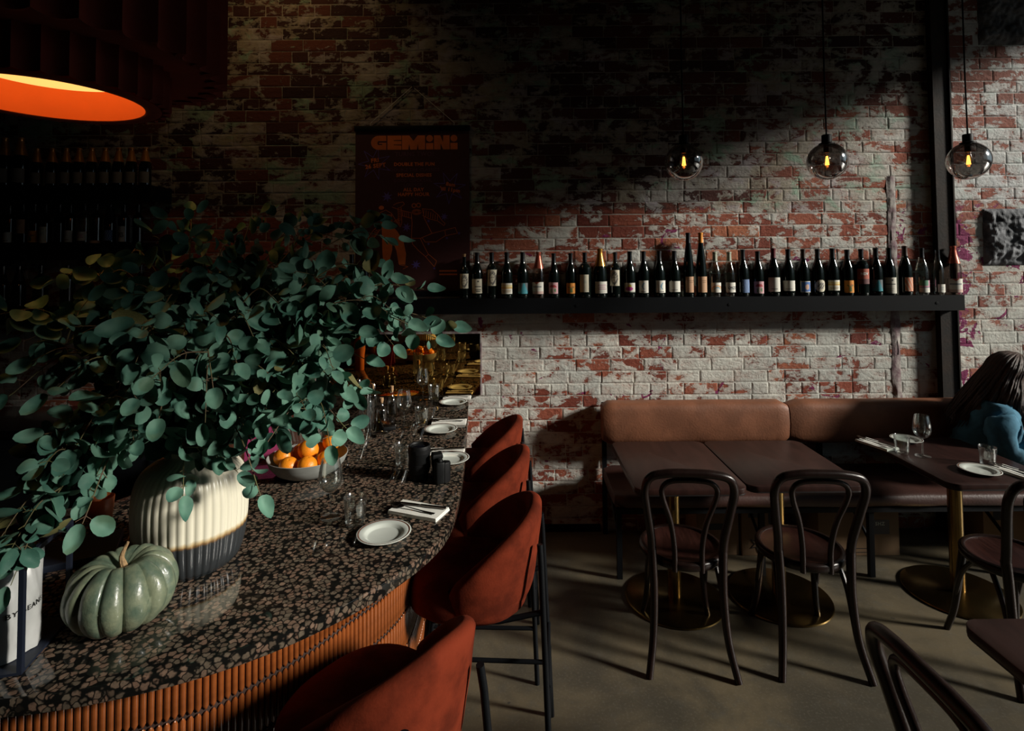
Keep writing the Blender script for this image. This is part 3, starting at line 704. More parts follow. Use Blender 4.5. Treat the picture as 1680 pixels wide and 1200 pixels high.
def P_fig(u, v): return (.12, .28, .40) if (circ(u, v, .55, .78, .08, .07) or abs(u - .52 - .1 * sin(v * 9)) < .06 and .25 < v < .75) else BK if lines(u, v, (.08,), .25, .02) else W_
def P_kraft(u, v): return (.30, .16, .08) if lines(u, v, (.75, .62), .2, .02) else (.52, .30, .17)
def P_rain(u, v):
    d = sqrt((u - .5) ** 2 + (v - .25) ** 2)
    return (.55, .16, .08) if .40 < d < .48 and v > .25 else (.70, .48, .2) if .31 < d < .39 and v > .25 else (.12, .30, .45) if .22 < d < .30 and v > .25 else W_
def P_sketch(u, v): return (.06, .07, .08) if .3 < v < .62 and abs(u - .5) < .32 and (int(u * 22) + int(v * 9)) % 3 else (.2, .2, .2) if lines(u, v, (.16,), .3, .02) else W_
def P_blue(u, v): return (.30, .42, .55) if (int(u * 17 + sin(v * 25) * 2) % 3 == 0) else (.03, .09, .28)
def P_bluefig(u, v): return W_ if min(u, 1 - u, v, 1 - v) < .07 else (.66, .42, .3) if circ(u, v, .56, .48, .18, .24) else (.05, .15, .42)
def P_oval(u, v): return None if not circ(u, v, .5, .5, .5, .5) else (.14, .13, .12) if circ(u, v, .5, .5, .28, .3) and (int(u * 21) * 3 + int(v * 17)) % 4 else CR_
def P_ndv(u, v): return (.36, .07, .035) if v > .36 else (.10, .022, .022)
def P_beige(u, v): return BK if circ(u, v, .62, .82, .05, .07) or lines(u, v, (.58,), .34, .04) else (.40, .38, .3) if lines(u, v, (.3, .2), .2, .014) else (.58, .56, .48)
def P_salmon(u, v): return (.60, .45, .33) if (int(u * 9 + v * 6) % 3 == 0) else (.62, .19, .09)
def P_green(u, v): return (.10, .27, .16) if v > .58 and u < .6 else (.55, .25, .33) if v > .45 else (.08, .09, .15) if .38 < v < .45 else W_
def P_small(u, v): return (.4, .42, .4) if lines(u, v, (.6, .4), .2, .05) else W_
def P_champ(u, v): return (.48, .09, .06) if circ(u, v, .5, .97, .14, .12) else (.22, .24, .25) if lines(u, v, (.60,), .36, .05) else (.62, .42, .36) if v < .2 else W_
def P_dim(u, v): return (.14, .13, .12)
def P_vv(u, v): return CR_
LM = {}
def label_mesh(kind, fn, z0, z1, half, sc, n=18):
    k = (kind, fn.__name__, z0, z1, half)
    if k in LM: return LM[k]
    r = PROF[kind][0] + .0007; mb = MB(); cols = []
    for j in range(n):
        for i in range(n):
            u, v = (i + .5) / n, (j + .5) / n; c = fn(u, v)
            if c is None: continue
            a0, a1 = (-half + 2 * half * i / n), (-half + 2 * half * (i + 1) / n); y0, y1 = z0 + (z1 - z0) * j / n, z0 + (z1 - z0) * (j + 1) / n
            q = [(r * sin(a), -r * cos(a), z) for a, z in ((a0, y0), (a1, y0), (a1, y1), (a0, y1))]
            mb.add(q, [(0, 1, 2, 3)]); cols += [c] * 4
    me = mb.mesh('paper_label', M_LABEL, 0); at = me.color_attributes.new('ink', 'FLOAT_COLOR', 'POINT')
    at.data.foreach_set('color', [v for c in cols for v in (*c, 1)])
    LM[k] = me; return me
def bottle(kind, loc, glass, cap, lab, label, group, rz=0.0, sc=1.0, capz=None, name='wine_bottle'):
    t = empty(name, loc, rz, label, 'bottle', group); t.scale = (sc, sc, sc)
    link('bottle_body', bottle_body(kind, glass), t)
    top = PROF[kind][1][-1][1]
    if cap == 'cork': link('cork', cork_mesh(), t, (0, 0, top))
    elif cap is not None: link('capsule', bottle_cap(kind, cap, capz), t)
    if lab: link('paper_label', label_mesh(kind, lab[0], lab[1], lab[2], lab[3], sc), t)
    return t
G = 'wine bottles in a row on the long wall shelf'
D, K_, C_ = M_DBOT, M_CAPB, M_CBOT
ROWB = [
 (762, 'bordeaux', D, 'cork', (P_face, .075, .185, 1.0), 'corked dark bottle with a sketched face label, at the row end nearest the poster', .93),
 (783, 'burgundy', D, K_, (P_text, .035, .135, 1.25), 'dark bottle with wide low cream text label beside the corked one at the row end', 1),
 (807, 'bordeaux', D, K_, (P_face, .085, .195, 1.0), 'slim black-capped bottle with a high sketched face label, third from the poster', 1.02),
 (832, 'burgundy', D, K_, (P_stripe, .03, .105, 1.25), 'dark bottle with white and yellow striped label beside the teal-labelled one near the poster', 1),
 (858, 'burgundy', D, K_, (P_teal, .03, .105, 1.0), 'dark bottle with teal triangle label just left of the clear rose-foiled bottle', 1.0),
 (884, 'champagne', M_ROSE, M_CAPP, (P_champ, .028, .11, 1.15), 'clear sparkling bottle with rose foil and white label among dark bottles', 1.0),
 (909, 'burgundy', D, K_, (P_pink, .03, .11, 1.0), 'dark bottle with pink red-mushroom label right of the rose-foiled sparkling bottle near the poster', .97),
 (937, 'burgundy', D, K_, (P_oran, .03, .105, 1.0), 'dark bottle with orange plant label left of the tall cream-labelled bottle', .97),
 (960, 'claret', D, K_, (P_tall, .04, .165, .75), 'broad-shouldered dark bottle with a tall narrow cream label', .97),
 (985, 'champagne', M_DBOT, M_CAPG, (P_pinkt, .028, .105, 1.2), 'dark sparkling bottle with gold foil neck and cream label', 1.06),
 (1010, 'bordeaux', D, K_, (P_face, .08, .19, 1.0), 'slim bottle with face label just right of the gold-foiled bottle', 1.0),
 (1034, 'burgundy', M_DBOT, M_OLIVE, (P_bird, .03, .10, 1.2), 'olive-necked bottle with magenta bird on its white label', 1.0),
 (1057, 'burgundy', D, K_, (P_fig, .03, .115, .95), 'first of two dark bottles with blue figure label, next to the bird label', 1.0),
 (1082, 'burgundy', D, K_, (P_fig, .03, .115, .95), 'second of two dark bottles with blue figure label, next to the plain text label', 1.0),
 (1107, 'burgundy', D, K_, (P_textw, .035, .11, 1.2), 'dark bottle with plain white text label left of the two tallest bottles', 1.0),
 (1131, 'flute', D, K_, (P_kraft, .03, .14, 1.1), 'tallest slim bottle with black cap and kraft label', 1.0),
 (1151, 'flute', D, M_CAPO, (P_kraft, .03, .14, 1.1), 'tallest slim bottle with orange wax cap and kraft label', 1.0),
 (1174, 'burgundy', C_, M_CAPW, (P_rain, .03, .10, 1.15), 'clear glass bottle with rainbow label right of the tall bottles', .97),
 (1197, 'burgundy', C_, M_CAPW, (P_sketch, .03, .10, 1.2), 'clear glass bottle with black sketch on its white label', .97),
 (1220, 'burgundy', D, K_, (P_blue, .025, .115, .75), 'dark bottle with a blue patterned label', 1.02),
 (1245, 'burgundy', D, K_, (P_pink, .02, .105, .95), 'dark bottle with pink red-mushroom label left of the red-capped bottle', .98),
 (1270, 'burgundy', D, M_CAPR, (P_textw, .03, .125, 1.15), 'dark bottle with dark red capsule and white label', 1.04),
 (1294, 'burgundy', D, K_, (P_textw, .035, .105, 1.25), 'dark bottle with plain white text label right of the red-capped bottle', 1.02),
 (1319, 'burgundy', D, M_CAPN, (P_bluefig, .025, .10, 1.0), 'dark bottle with blue picture label framed in white', 1.02),
 (1342, 'burgundy', D, K_, (P_oval, .028, .108, 1.1), 'dark bottle with oval cream label', 1.02),
 (1367, 'burgundy', D, K_, (P_stripe, .035, .105, 1.1), 'dark bottle with white and yellow striped label right of the oval-labelled one', 1.03),
 (1392, 'burgundy', D, K_, (P_oran, .02, .105, 1.0), 'dark bottle with orange plant label left of the one reading NDV', 1.0),
 (1414, 'claret', M_DBOT, M_CAPB, (P_ndv, .08, .185, 1.0), 'broad bottle with brick red label reading NDV', 1.0),
 (1439, 'burgundy', D, K_, (P_teal, .028, .105, .9), 'dark bottle with teal triangle label right of the one reading NDV', 1.03),
 (1461, 'burgundy', D, M_OLIVE, (P_beige, .012, .12, 1.25), 'dark bottle with large beige text label', 1.03),
 (1487, 'burgundy', D, M_CAPN, (P_salmon, .025, .115, .85), 'dark bottle with long brown neck and salmon patterned label', 1.07),
 (1513, 'burgundy', C_, K_, (P_green, .018, .10, 1.2), 'clear bottle with black cap and green and pink label', 1.02),
 (1540, 'burgundy', C_, None, (P_small, .018, .075, .7), 'uncapped clear bottle with small white label near the shelf end', .98),
 (1565, 'champagne', M_ROSE, M_CAPP, (P_champ, .016, .105, 1.2), 'clear sparkling bottle with rose foil at the shelf end by the steel post', 1.06)]
rbt = random.Random(5)
for px, kind, gl, cp, lab, txt, sc in ROWB:
    p = at_y(px, 490, WY - .066)
    t = bottle(kind, (p.x, WY - .066 + rbt.uniform(-.006, .006), SZ + .0005), gl, cp, lab, txt, G, rbt.uniform(-.35, .35) - .08, sc)
    if lab[0] is P_ndv:
        mb = MB(); me = TEXTS['ndv']; r = PROF[kind][0] + .0016
        mb.add([(r * sin(v.co.x / r), -r * cos(v.co.x / r), .150 + v.co.y) for v in me.vertices], [tuple(p_.vertices) for p_ in me.polygons])
        mb.build('lettering', M_LINEN, t, 0)
        t.rotation_euler.z = -.1
# two more bottles at the hidden left end of the shelf, in front of the poster
for px, txt in ((577, 'dark bottle with cream label left of the V label, half hidden by leaves'), (597, 'dark bottle with black V letters on cream label, half hidden by leaves')):
    p = at_y(px, 490, WY - .066); t = bottle('bordeaux', (p.x, p.y, SZ + .0005), D, K_, (P_vv if px > 590 else P_face, .045, .165, .9), txt, G, -.05, 1.0)
    if px > 590:
        mb = MB(); me = TEXTS['vv']; r = PROF['bordeaux'][0] + .0016
        mb.add([(r * sin(v.co.x / r), -r * cos(v.co.x / r), .105 + v.co.y * .85) for v in me.vertices], [tuple(p_.vertices) for p_ in me.polygons]); mb.build('lettering', M_INK, t, 0)
# back bar bottles
ORD = ('first', 'second', 'third', 'fourth', 'fifth', 'sixth', 'seventh', 'eighth', 'ninth')
xs = (-20, 7, 33, 60, 85, 108, 129, 150, 172, 194, 215, 238)
for i, px in enumerate(xs):
    p = at_y(px, 300, WY - .13); n_ = len(xs) - i
    big = px < 40
    bottle('champagne', (p.x, p.y, 2.4255), D, M_CAPA, (P_dim, .03, .12, 1.2), (('first', 'second', 'third')[i] + ' of the taller bottles with painted orange neck glints on the topmost back bar shelf, from the frame edge' if big else ORD[len(xs) - 1 - i] + ' dark bottle with painted orange neck glint from the wall end of the topmost back bar shelf'), 'taller foil-necked bottles on the top back bar shelf' if big else 'foil-necked bottles on the top back bar shelf', 0, 1.10 if big else .86)
row2 = [(-8, 'burgundy', D, None, 'dark bottle cut by the frame edge on the middle back bar shelf'), (15, 'bordeaux', D, (P_textw, .02, .10, 1.1), 'dark bottle with low white label on the middle back bar shelf'), (37, 'burgundy', D, (P_kraft, .09, .20, 1.0), 'dark bottle with high kraft label on the middle back bar shelf'), (56, 'burgundy', D, (P_oran, .02, .11, 1.2), 'dark bottle with yellow-orange label on the middle back bar shelf'), (74, 'burgundy', D, (P_tall, .015, .14, .9), 'dark bottle with tall narrow white label on the middle back bar shelf'),
        (97, 'burgundy', M_DBOT, None, 'plain dark bottle without label on the middle back bar shelf'), (115, 'bordeaux', M_OLIVE, (P_textw, .02, .11, 1.0), 'olive bottle with white label on the middle back bar shelf'), (138, 'claret', M_ROSE, (P_pinkt, .03, .10, .9), 'clear pinkish bottle on the middle back bar shelf'), (158, 'claret', M_OLIVE, (P_kraft, .01, .03, 1.2), 'squat olive bottle with a thin low label on the middle back bar shelf'), (180, 'champagne', D, (P_blue, .03, .11, 1.0), 'dark bottle with blue label on the middle back bar shelf'), (203, 'bordeaux', D, (P_sketch, .02, .14, .8), 'dark bottle with slanted pale marks on the middle back bar shelf'), (226, 'bordeaux', D, None, 'plain dark bottle at the right end of the middle back bar shelf')]
for px, kd, gl, lab, txt in row2:
    p = at_y(px, 397, WY - .13); bottle(kd, (p.x, p.y, 2.0305), gl, K_, lab, txt, 'bottles on the middle back bar shelf', 0, .88)
row3 = [(4, 'burgundy', (P_pinkt, .02, .07, 1.2), 'dark bottle with low pinkish label on the lowest back bar shelf'), (30, 'champagne', None, 'large dark bottle without label on the lowest back bar shelf'), (40 + 26, 'claret', (P_textw, .02, .06, 1.0), 'squat dark bottle with small pale label on the lowest back bar shelf'), (110, 'claret', None, 'squat bottle without label on the lowest back bar shelf'), (178, 'claret', (P_text, .05, .19, 1.2), 'dark bottle with large cream text label behind the leaves, lowest back bar shelf'), (230, 'burgundy', (P_salmon, .03, .17, 1.0), 'dark bottle with red and white label behind the leaves, lowest back bar shelf')]
for px, kd, lab, txt in row3:
    p = at_y(px, 505, WY - .13); bottle(kd, (p.x, p.y, 1.6005), D if kd != 'claret' else M_OLIVE, K_, lab, txt, 'bottles on the lowest back bar shelf', 0, .9)

# ------------------------------------------------------------------ poster
PX_C = (at_y(582, 207, WY).x + at_y(772, 207, WY).x) / 2; PT = at_y(677, 207, WY).z; PW = .815; PHh = 1.20
po = empty('hanging_poster', (PX_C, WY - .006, PT), 0, 'tall maroon party poster with orange lettering hanging on the dark brick wall', 'poster')
MB().box((-PW / 2, -.004, -PHh), (PW / 2, -.0025, -.02)).build('poster_sheet', M_POSTER, po, 0)
MB().box((-PW / 2 - .006, -.016, -.04), (PW / 2 + .006, -.0, .0), .003).build('hanger_rail', M_BLACK, po, 30)
MB().box((-PW / 2 - .006, -.016, -PHh - .02), (PW / 2 + .006, -.0, -PHh + .02), .003).build('hanger_rail', M_BLACK, po, 30)
MB().tube([(-.30, -.006, 0), (-.30, -.006, .02), (0, -.004, .285), (.30, -.006, .02), (.30, -.006, 0)], .0022, 5).build('hanging_cord', M_LINEN, po)
MB().tube([(0, .006, .287), (0, -.012, .287)], .004, 6).build('nail', M_STEEL, po)
PPM = 758 / 240 * 1.0                     # zoom pixels per photo pixel
def pz(x, y): return ((x - 368) / PPM * (PW / 190.0), -(y - 85) / PPM * (PW / 190.0))
def flat(shape_list, name, mat, dy=-.0047):
    mb = MB()
    for s in shape_list: mb.poly([pz(*q) for q in s], dy)
    return mb.build(name, mat, po, 0)
def ribbon(pts, wd=2.2):
    out = []
    for a, b in zip(pts, pts[1:]):
        dx, dy = b[0] - a[0], b[1] - a[1]; L = sqrt(dx * dx + dy * dy) or 1; nx, ny = -dy / L * wd / 2, dx / L * wd / 2
        ex, ey = dx / L * wd * .3, dy / L * wd * .3
        out.append([(a[0] + nx - ex, a[1] + ny - ey), (a[0] - nx - ex, a[1] - ny - ey), (b[0] - nx + ex, b[1] - ny + ey), (b[0] + nx + ex, b[1] + ny + ey)])
    return out
def circle_pts(cx, cy, r, n=20, ry=None): return [(cx + r * cos(2 * pi * k / n), cy + (ry or r) * sin(2 * pi * k / n)) for k in range(n)]
def glyph(x0, w, polys, y0=137, h=75): return [[(x0 + x * w, y0 + (1 - y) * h) for x, y in p] for p in polys]
g_arc = [(.5 + .5 * cos(R(a)), .5 + .5 * sin(R(a))) for a in range(90, 271, 12)]
tl_ = []
tl_ += glyph(150, 82, [[(.98, 1)] + g_arc + [(.98, 0), (.98, .50), (.52, .50), (.52, .42), (.72, .42), (.72, .34), (.45, .34), (.40, .48), (.45, .62), (.98, .62)]])
tl_ += glyph(236, 74, [[(0, 0), (1, 0), (1, .30), (.45, .32), (.45, .37), (1, .37), (1, .62), (.45, .62), (.45, .67), (1, .69), (1, 1), (0, 1)]])
tl_ += glyph(313, 122, [[(0, 0), (.28, 0), (.31, .42), (.36, 0), (.64, 0), (.69, .42), (.72, 0), (1, 0), (1, 1), (.68, 1), (.5, .62), (.32, 1), (0, 1)]])
for x0 in (440, 568): tl_ += glyph(x0, 38, [[(0, 0), (1, 0), (1, .46), (0, .46)]]) + [circle_pts(x0 + 19, 153, 18)]
tl_ += glyph(482, 82, [[(0, 0), (.42, 0), (.42, .46), (.58, 0), (1, 0), (1, 1), (.60, 1), (.58, .5), (.40, 1), (0, 1)]])
flat(tl_, 'title_lettering', M_PORANGE)
star = lambda cx, cy, r, r2, n=7, a0=0.2: [(cx + (r if k % 2 == 0 else r2) * sin(a0 + pi * k / n), cy - (r if k % 2 == 0 else r2) * cos(a0 + pi * k / n)) for k in range(2 * n)]
def star_line(cx, cy, r, r2, **k):
    s = star(cx, cy, r, r2, **k); return ribbon(s + s[:1], 3.0)
bl = star_line(170, 285, 88, 34) + star_line(563, 415, 86, 34, a0=.5)
for cx, cy, r in ((235, 460, 30), (337, 622, 26), (535, 568, 22), (386, 818, 26), (452, 590, 10), (548, 680, 9), (612, 655, 10), (452, 710, 9), (482, 838, 8)): bl.append(star(cx, cy, r, r * .38, a0=.3))
flat(bl, 'star_print', M_PBLUE, -.0045)
def ptext(key, x, y, mat, name, rot=0.0):
    cx, cz = pz(x, y); mb = MB()
    place_text(mb, key, Matrix.Translation((cx, -.0049, cz)) @ Matrix.Rotation(R(90), 4, 'X') @ Matrix.Rotation(rot, 4, 'Z')); return mb.build(name, mat, po, 0)
for k, x, y, m in (('dbl', 378, 290, M_PORANGE), ('spc', 376, 348, M_PORANGE), ('hap', 374, 437, M_PORANGE)): ptext(k, x, y, m, 'poster_lettering')
for k, x, y in (('turns', 378, 236), ('cls', 380, 320), ('ckt', 370, 388)): ptext(k, x, y, M_PDIM, 'poster_lettering')
ptext('fri', 172, 283, M_PORANGE, 'poster_lettering', R(6)); ptext('8am', 567, 412, M_PORANGE, 'poster_lettering', R(-8))
# two dancing figures: filled trousers, line-drawn limbs and striped sleeves
fig = [[(207, 612), (255, 602), (290, 645), (322, 700), (334, 760), (330, 818), (296, 816), (284, 745), (262, 690), (262, 740), (248, 800), (246, 830), (216, 822), (210, 740)]]
fig += [circle_pts(205, 518, 14, 14, 11)]
ln = [[(196, 545), (228, 530), (258, 548), (262, 600)], [(196, 545), (205, 610)], [(258, 548), (290, 600), (304, 620), (312, 600), (310, 520), (292, 520), (294, 585)], [(190, 610), (160, 640), (136, 675), (142, 690), (175, 668), (200, 625)], [(136, 680), (150, 720), (140, 760)],
      [(262, 515), (300, 530), (362, 545), (362, 575), (310, 560)], [(268, 505), (285, 495), (318, 488), (326, 500), (306, 515)], [(362, 545), (366, 600), (362, 680), (410, 680), (470, 655), (430, 575), (420, 525)], [(420, 525), (470, 530), (505, 560), (520, 585), (540, 605), (532, 614), (515, 600), (500, 590), (455, 578), (420, 560)],
      [(470, 655), (530, 640), (592, 625), (604, 655), (540, 668), (490, 700), (435, 700), (420, 680)], [(538, 642), (542, 666)], [(362, 680), (368, 710), (400, 745), (435, 775), (482, 830), (494, 800), (450, 762), (425, 715), (410, 682)], [(435, 778), (452, 764)], [(300, 818), (345, 828), (318, 840)], [(216, 825), (205, 860), (190, 880), (215, 885), (240, 850)]]
for r in (12, 9): ln.append(circle_pts(376, 508, r, 12) + circle_pts(376, 508, r, 12)[:1]); ln.append(circle_pts(400, 506, r, 12) + circle_pts(400, 506, r, 12)[:1])
for k in range(8): ln.append([(198 + k * .8, 552 + k * 7.5), (228, 556 + k * 6), (256 + k * .8, 556 + k * 6)])
for k in range(7): ln.append([(270 + k * 5, 590 + k * 3), (296 + k * 1.5, 575 + k * 5)]); ln.append([(190 - k * 7.5, 618 + k * 9), (203 - k * 5, 632 + k * 6)]); ln.append([(428 + k * 12, 530 + k * 5), (426 + k * 12, 562 + k * 4)]); ln.append([(296, 530 + k * 9), (311, 528 + k * 9)])
for k in range(4): ln.append([(318 + k * 10, 534 + k * 3), (316 + k * 11, 562 + k * 3)])
for k in range(3): ln.append([q for q in circle_pts(390, 542, 24 - k * 6, 14, 14 - k * 4)])
rb_ = []
for l_ in ln: rb_ += ribbon(l_, 2.3)
flat(fig, 'dancer_fill', M_PORANGE); flat(rb_, 'dancer_lines', M_PORANGE, -.0046)
flat([[(508 + dx, 848), (600 + dx, 848), (600 + dx, 856), (508 + dx, 856)] for dx in (0,)] + [[(508, 866), (602, 866), (602, 874), (508, 874)]], 'small_print', M_PORANGE)

# ------------------------------------------------------------------ big tiered lamp over the bar
LC = (-1.56, 1.80)
lamp = empty('tiered_pendant_lamp', (LC[0], LC[1], 2.436), 0, 'large two-tier fluted dark red pendant lamp with glowing orange inside', 'lamp')
fl = lambda n, d: (lambda a, z: 1 - d * abs(sin(a * n / 2)) ** .8)
MB().lathe([(.345, .008), (.352, .0), (.352, .10), (.352, .20)], 35 * 8, mod=fl(35, .075)).build('lower_shade', M_SHADEO, lamp, 60)
MB().lathe([(.272, 0), (.276, -.003), (.31, -.004), (.322, 0)], 96).build('bottom_rim', M_SHADEO, lamp, 60)
MB().lathe([(.500, .118), (.53, .112), (.53, .30), (.53, .62)], 34 * 8, mod=fl(34, .085)).build('upper_shade', M_SHADEO, lamp, 60)
MB().lathe([(.315, .135), (.40, .128), (.488, .124)], 96).build('step_ring', M_SHADEO, lamp, 60)
MB().lathe([(.273, 0), (.268, .02), (.258, .06), (.25, .105)], 96).build('shade_lining', M_SHADEI, lamp, 60)
MB().lathe([(0, .106), (.12, .106), (.252, .105)], 64).build('diffuser', M_LAMPD, lamp, 60)
MB().lathe([(0, .63), (.25, .63), (.50, .62)], 64).build('top_plate', M_SHADEO, lamp, 60)
MB().tube([(0, 0, .62), (0, 0, ZC - 2.436)], .008, 8).build('suspension_rod', M_BLACK, lamp)
_l = light('lamp_glow', 'POINT', (LC[0], LC[1], 2.49), 0.8, (1.0, .52, .19), shadow_soft_size=.05)

# ------------------------------------------------------------------ three globe pendants
PY = 3.1
for px, py_, txt in ((1122, 266, 'smoked glass globe pendant lamp hanging farthest from the steel post'), (1357, 265, 'smoked glass globe pendant lamp, middle of the three'), (1589, 264, 'smoked glass globe pendant lamp hanging in front of the steel post')):
    p = at_y(px, py_, PY); r = .106
    t = empty('globe_pendant', tuple(p), 0, txt, 'lamp', 'smoked globe pendant lamps')
    MB().lathe([(r * sin(R(a)), r * cos(R(a))) for a in range(18, 178, 8)] + [(0, -r)], 36).build('globe', M_SMOKE, t, 80)
    MB().lathe([(.0, .152), (.024, .152), (.026, .148), (.026, .108), (.040, .104), (.040, .097), (0, .097)], 24).build('lamp_cap', M_BLACK, t)
    MB().lathe([(0, .098), (.016, .098), (.018, .06), (.014, .05), (0, .05)], 16).build('socket', M_CAPN, t)
    MB().lathe([(.0, -.036), (.010, -.034), (.020, -.018), (.022, .0), (.018, .022), (.012, .048)], 18).build('bulb', M_GLASS, t)
    f = MB()
    for k in range(5):
        a = 2 * pi * k / 5; f.tube([(.004 * cos(a), .004 * sin(a), .03), (.010 * cos(a), .010 * sin(a), -.02), (.010 * cos(a + .8), .010 * sin(a + .8), -.02), (.004 * cos(a + .9), .004 * sin(a + .9), .028)], .0013, 5)
    f.build('filament', M_FIL, t)
    MB().tube([(0, 0, .15), (-.003, 0, .5), (0, 0, ZC - p.z)], .0045, 6).build('cord', M_BLACK, t)
# ------------------------------------------------------------------ banquette bench
BX0, BXS, BX1 = .565, 1.825, 5.15  # unseen right-hand length added to keep sun off the wall under the seat
bench = empty('banquette_bench', ((BX0 + BX1) / 2, 3.6, 0), 0, 'long banquette bench with tan leather back and shade-darkened seat along the brick wall', 'bench')
bo = Vector((-(BX0 + BX1) / 2, -3.6, 0))
def pillow(x0, x1, y0, y1, z0, z1, e, nx=26, bulge=.012, seed=0):
    """upholstered pad: rounded box with slightly slack faces"""
    n = 28
    ring = []
    for k in range(n):
        a = 2 * pi * k / n; c, s_ = cos(a), sin(a); q = lambda v: (1 if v > 0 else -1) * abs(v) ** .42
        ring.append((q(c), q(s_)))
    def f(u, v):
        i = u * n; k = int(i) % n; yy, zz = ring[k]
        x = x0 + (x1 - x0) * v; en = min(v, 1 - v) * (x1 - x0); sc = 1 - max(0, 1 - en / e) ** 2 * .16
        w_ = mn.noise(Vector((x * 5, yy * 1.5, zz * 1.5 + seed))) * .006 + mn.noise(Vector((x * 16, yy * 3, zz * 3 + seed))) * .0022
        return (x + bo.x, (y0 + y1) / 2 + (y1 - y0) / 2 * yy * sc - (bulge * (1 - zz * zz) if yy < -.9 else 0) + w_ * (yy < 0) + bo.y, (z0 + z1) / 2 + (z1 - z0) / 2 * zz * sc + w_ * .5)
    mb = MB(); mb.grid(f, n, nx); o = len(mb.v)
    mb.f.append(tuple(range(n))); mb.m.append(0); mb.f.append(tuple(range(nx * (n + 1) + n - 1, nx * (n + 1) - 1, -1))); mb.m.append(0)
    return mb
pillow(BX0, BXS - .004, 3.735, 3.875, .645, .925, .05, 30).build('back_pad', M_LEATHER, bench, 60)
pillow(BXS + .004, BX1 - .6, 3.735, 3.875, .645, .925, .05, 36, seed=4).build('back_pad', M_LEATHER, bench, 60)
pillow(BX0, BX1 - .6, 3.29, 3.82, .41, .505, .04, 60, bulge=.004, seed=9).build('seat_pad', M_LEATHERD, bench, 60)
fr = MB()
fr.box((BX0 + bo.x, 3.31 + bo.y, .385), (BX1 - .6 + bo.x, 3.345 + bo.y, .412)); fr.box((BX0 + bo.x, 3.79 + bo.y, .385), (BX1 - .6 + bo.x, 3.82 + bo.y, .412)); fr.build('seat_rail', M_BLACK, bench, 0)
for x in (BX0 + .01, BXS - .4, BXS + .25, 2.9, 4.3):
    MB().box((x + bo.x, 3.32 + bo.y, 0), (x + .03 + bo.x, 3.35 + bo.y, .386)).build('leg', M_BLACK, bench, 0)
    MB().box((x + bo.x, 3.862 + bo.y, 0), (x + .03 + bo.x, 3.892 + bo.y, .90)).build('back_post', M_BLACK, bench, 0)
    MB().tube([(x + .015 + bo.x, 3.335 + bo.y, .2), (x + .015 + bo.x, 3.6 + bo.y, .385)], .010, 6).build('brace', M_BLACK, bench)
# ------------------------------------------------------------------ boxes under the bench
def carton(x0, x1, y0, d, h, label):
    t = empty('cardboard_box', ((x0 + x1) / 2, y0 + d / 2, 0), 0, label, 'box', 'cardboard boxes under the bench')
    w2 = (x1 - x0) / 2
    MB().box((-w2, -d / 2, .001), (w2, d / 2, h - .004), .003).build('carton_body', M_PAPERB, t, 30)
    fl = MB(); fl.box((-w2, -d / 2, h - .004), (w2, -.002, h)); fl.build('flap', M_PAPERB, t, 0); MB().box((-w2, .002, h - .004), (w2, d / 2, h)).build('flap', M_PAPERB, t, 0)
    MB().box((-w2, -.022, h), (w2, .022, h + .0006)).build('tape', M_CORK, t, 0)
    return t, w2, -d / 2
t, w2, yf = carton(1.13, 1.40, 3.58, .24, .31, 'plain brown carton under the bench, leftmost of the three')
mb = MB(); mb.box((-.06, yf - .0012, .16), (.06, yf - .0004, .2)); mb.build('printed_mark', M_INK, t, 0)
t, w2, yf = carton(1.415, 1.68, 3.57, .25, .315, 'brown carton with printed star under the bench, between the two tables')
mb = MB(); st = [((.055 if k % 2 == 0 else .022) * sin(pi * k / 6), (.055 if k % 2 == 0 else .022) * cos(pi * k / 6)) for k in range(12)]
for a, b in zip(st, st[1:] + st[:1]): mb.tube([(a[0] - .03, yf - .0008, a[1] + .075), (b[0] - .03, yf - .0008, b[1] + .075)], .003, 4)
mb.box((-.09, yf - .0012, .24), (-.02, yf - .0004, .265)); mb.box((.04, yf - .0012, .2), (.07, yf - .0004, .29)); mb.build('printed_star', M_INK, t, 0)
t, w2, yf = carton(3.02, 3.55, 3.64, .25, .31, 'brown carton under the bench beside the seated person')
mb = MB(); mb.box((-.2, yf - .0012, .18), (-.12, yf - .0004, .27)); mb.build('printed_mark', M_INK, t, 0)
t, w2, yf = carton(1.90, 2.415, 3.56, .26, .30, 'wide brown carton with navy label reading SHZ under the bench')
lb = MB(); lb.box((.09, yf - .0016, .135), (.195, yf - .0004, .225)); lb = lb.build('navy_label', M_NAVY, t, 0)
mb = MB(); place_text(mb, 'shz', Matrix.Translation((.135, yf - .0022, .200)) @ Matrix.Rotation(R(90), 4, 'X')); mb.build('lettering', M_WHITE, lb, 0)
mb = MB(); mb.box((.06, yf - .0012, .27), (.10, yf - .0004, .285)); mb.box((-.02, yf - .001, .02), (.08, yf - .0004, .024)); mb.box((-.02, yf - .001, .044), (.08, yf - .0004, .048)); mb.build('printed_mark', M_INK, t, 0)

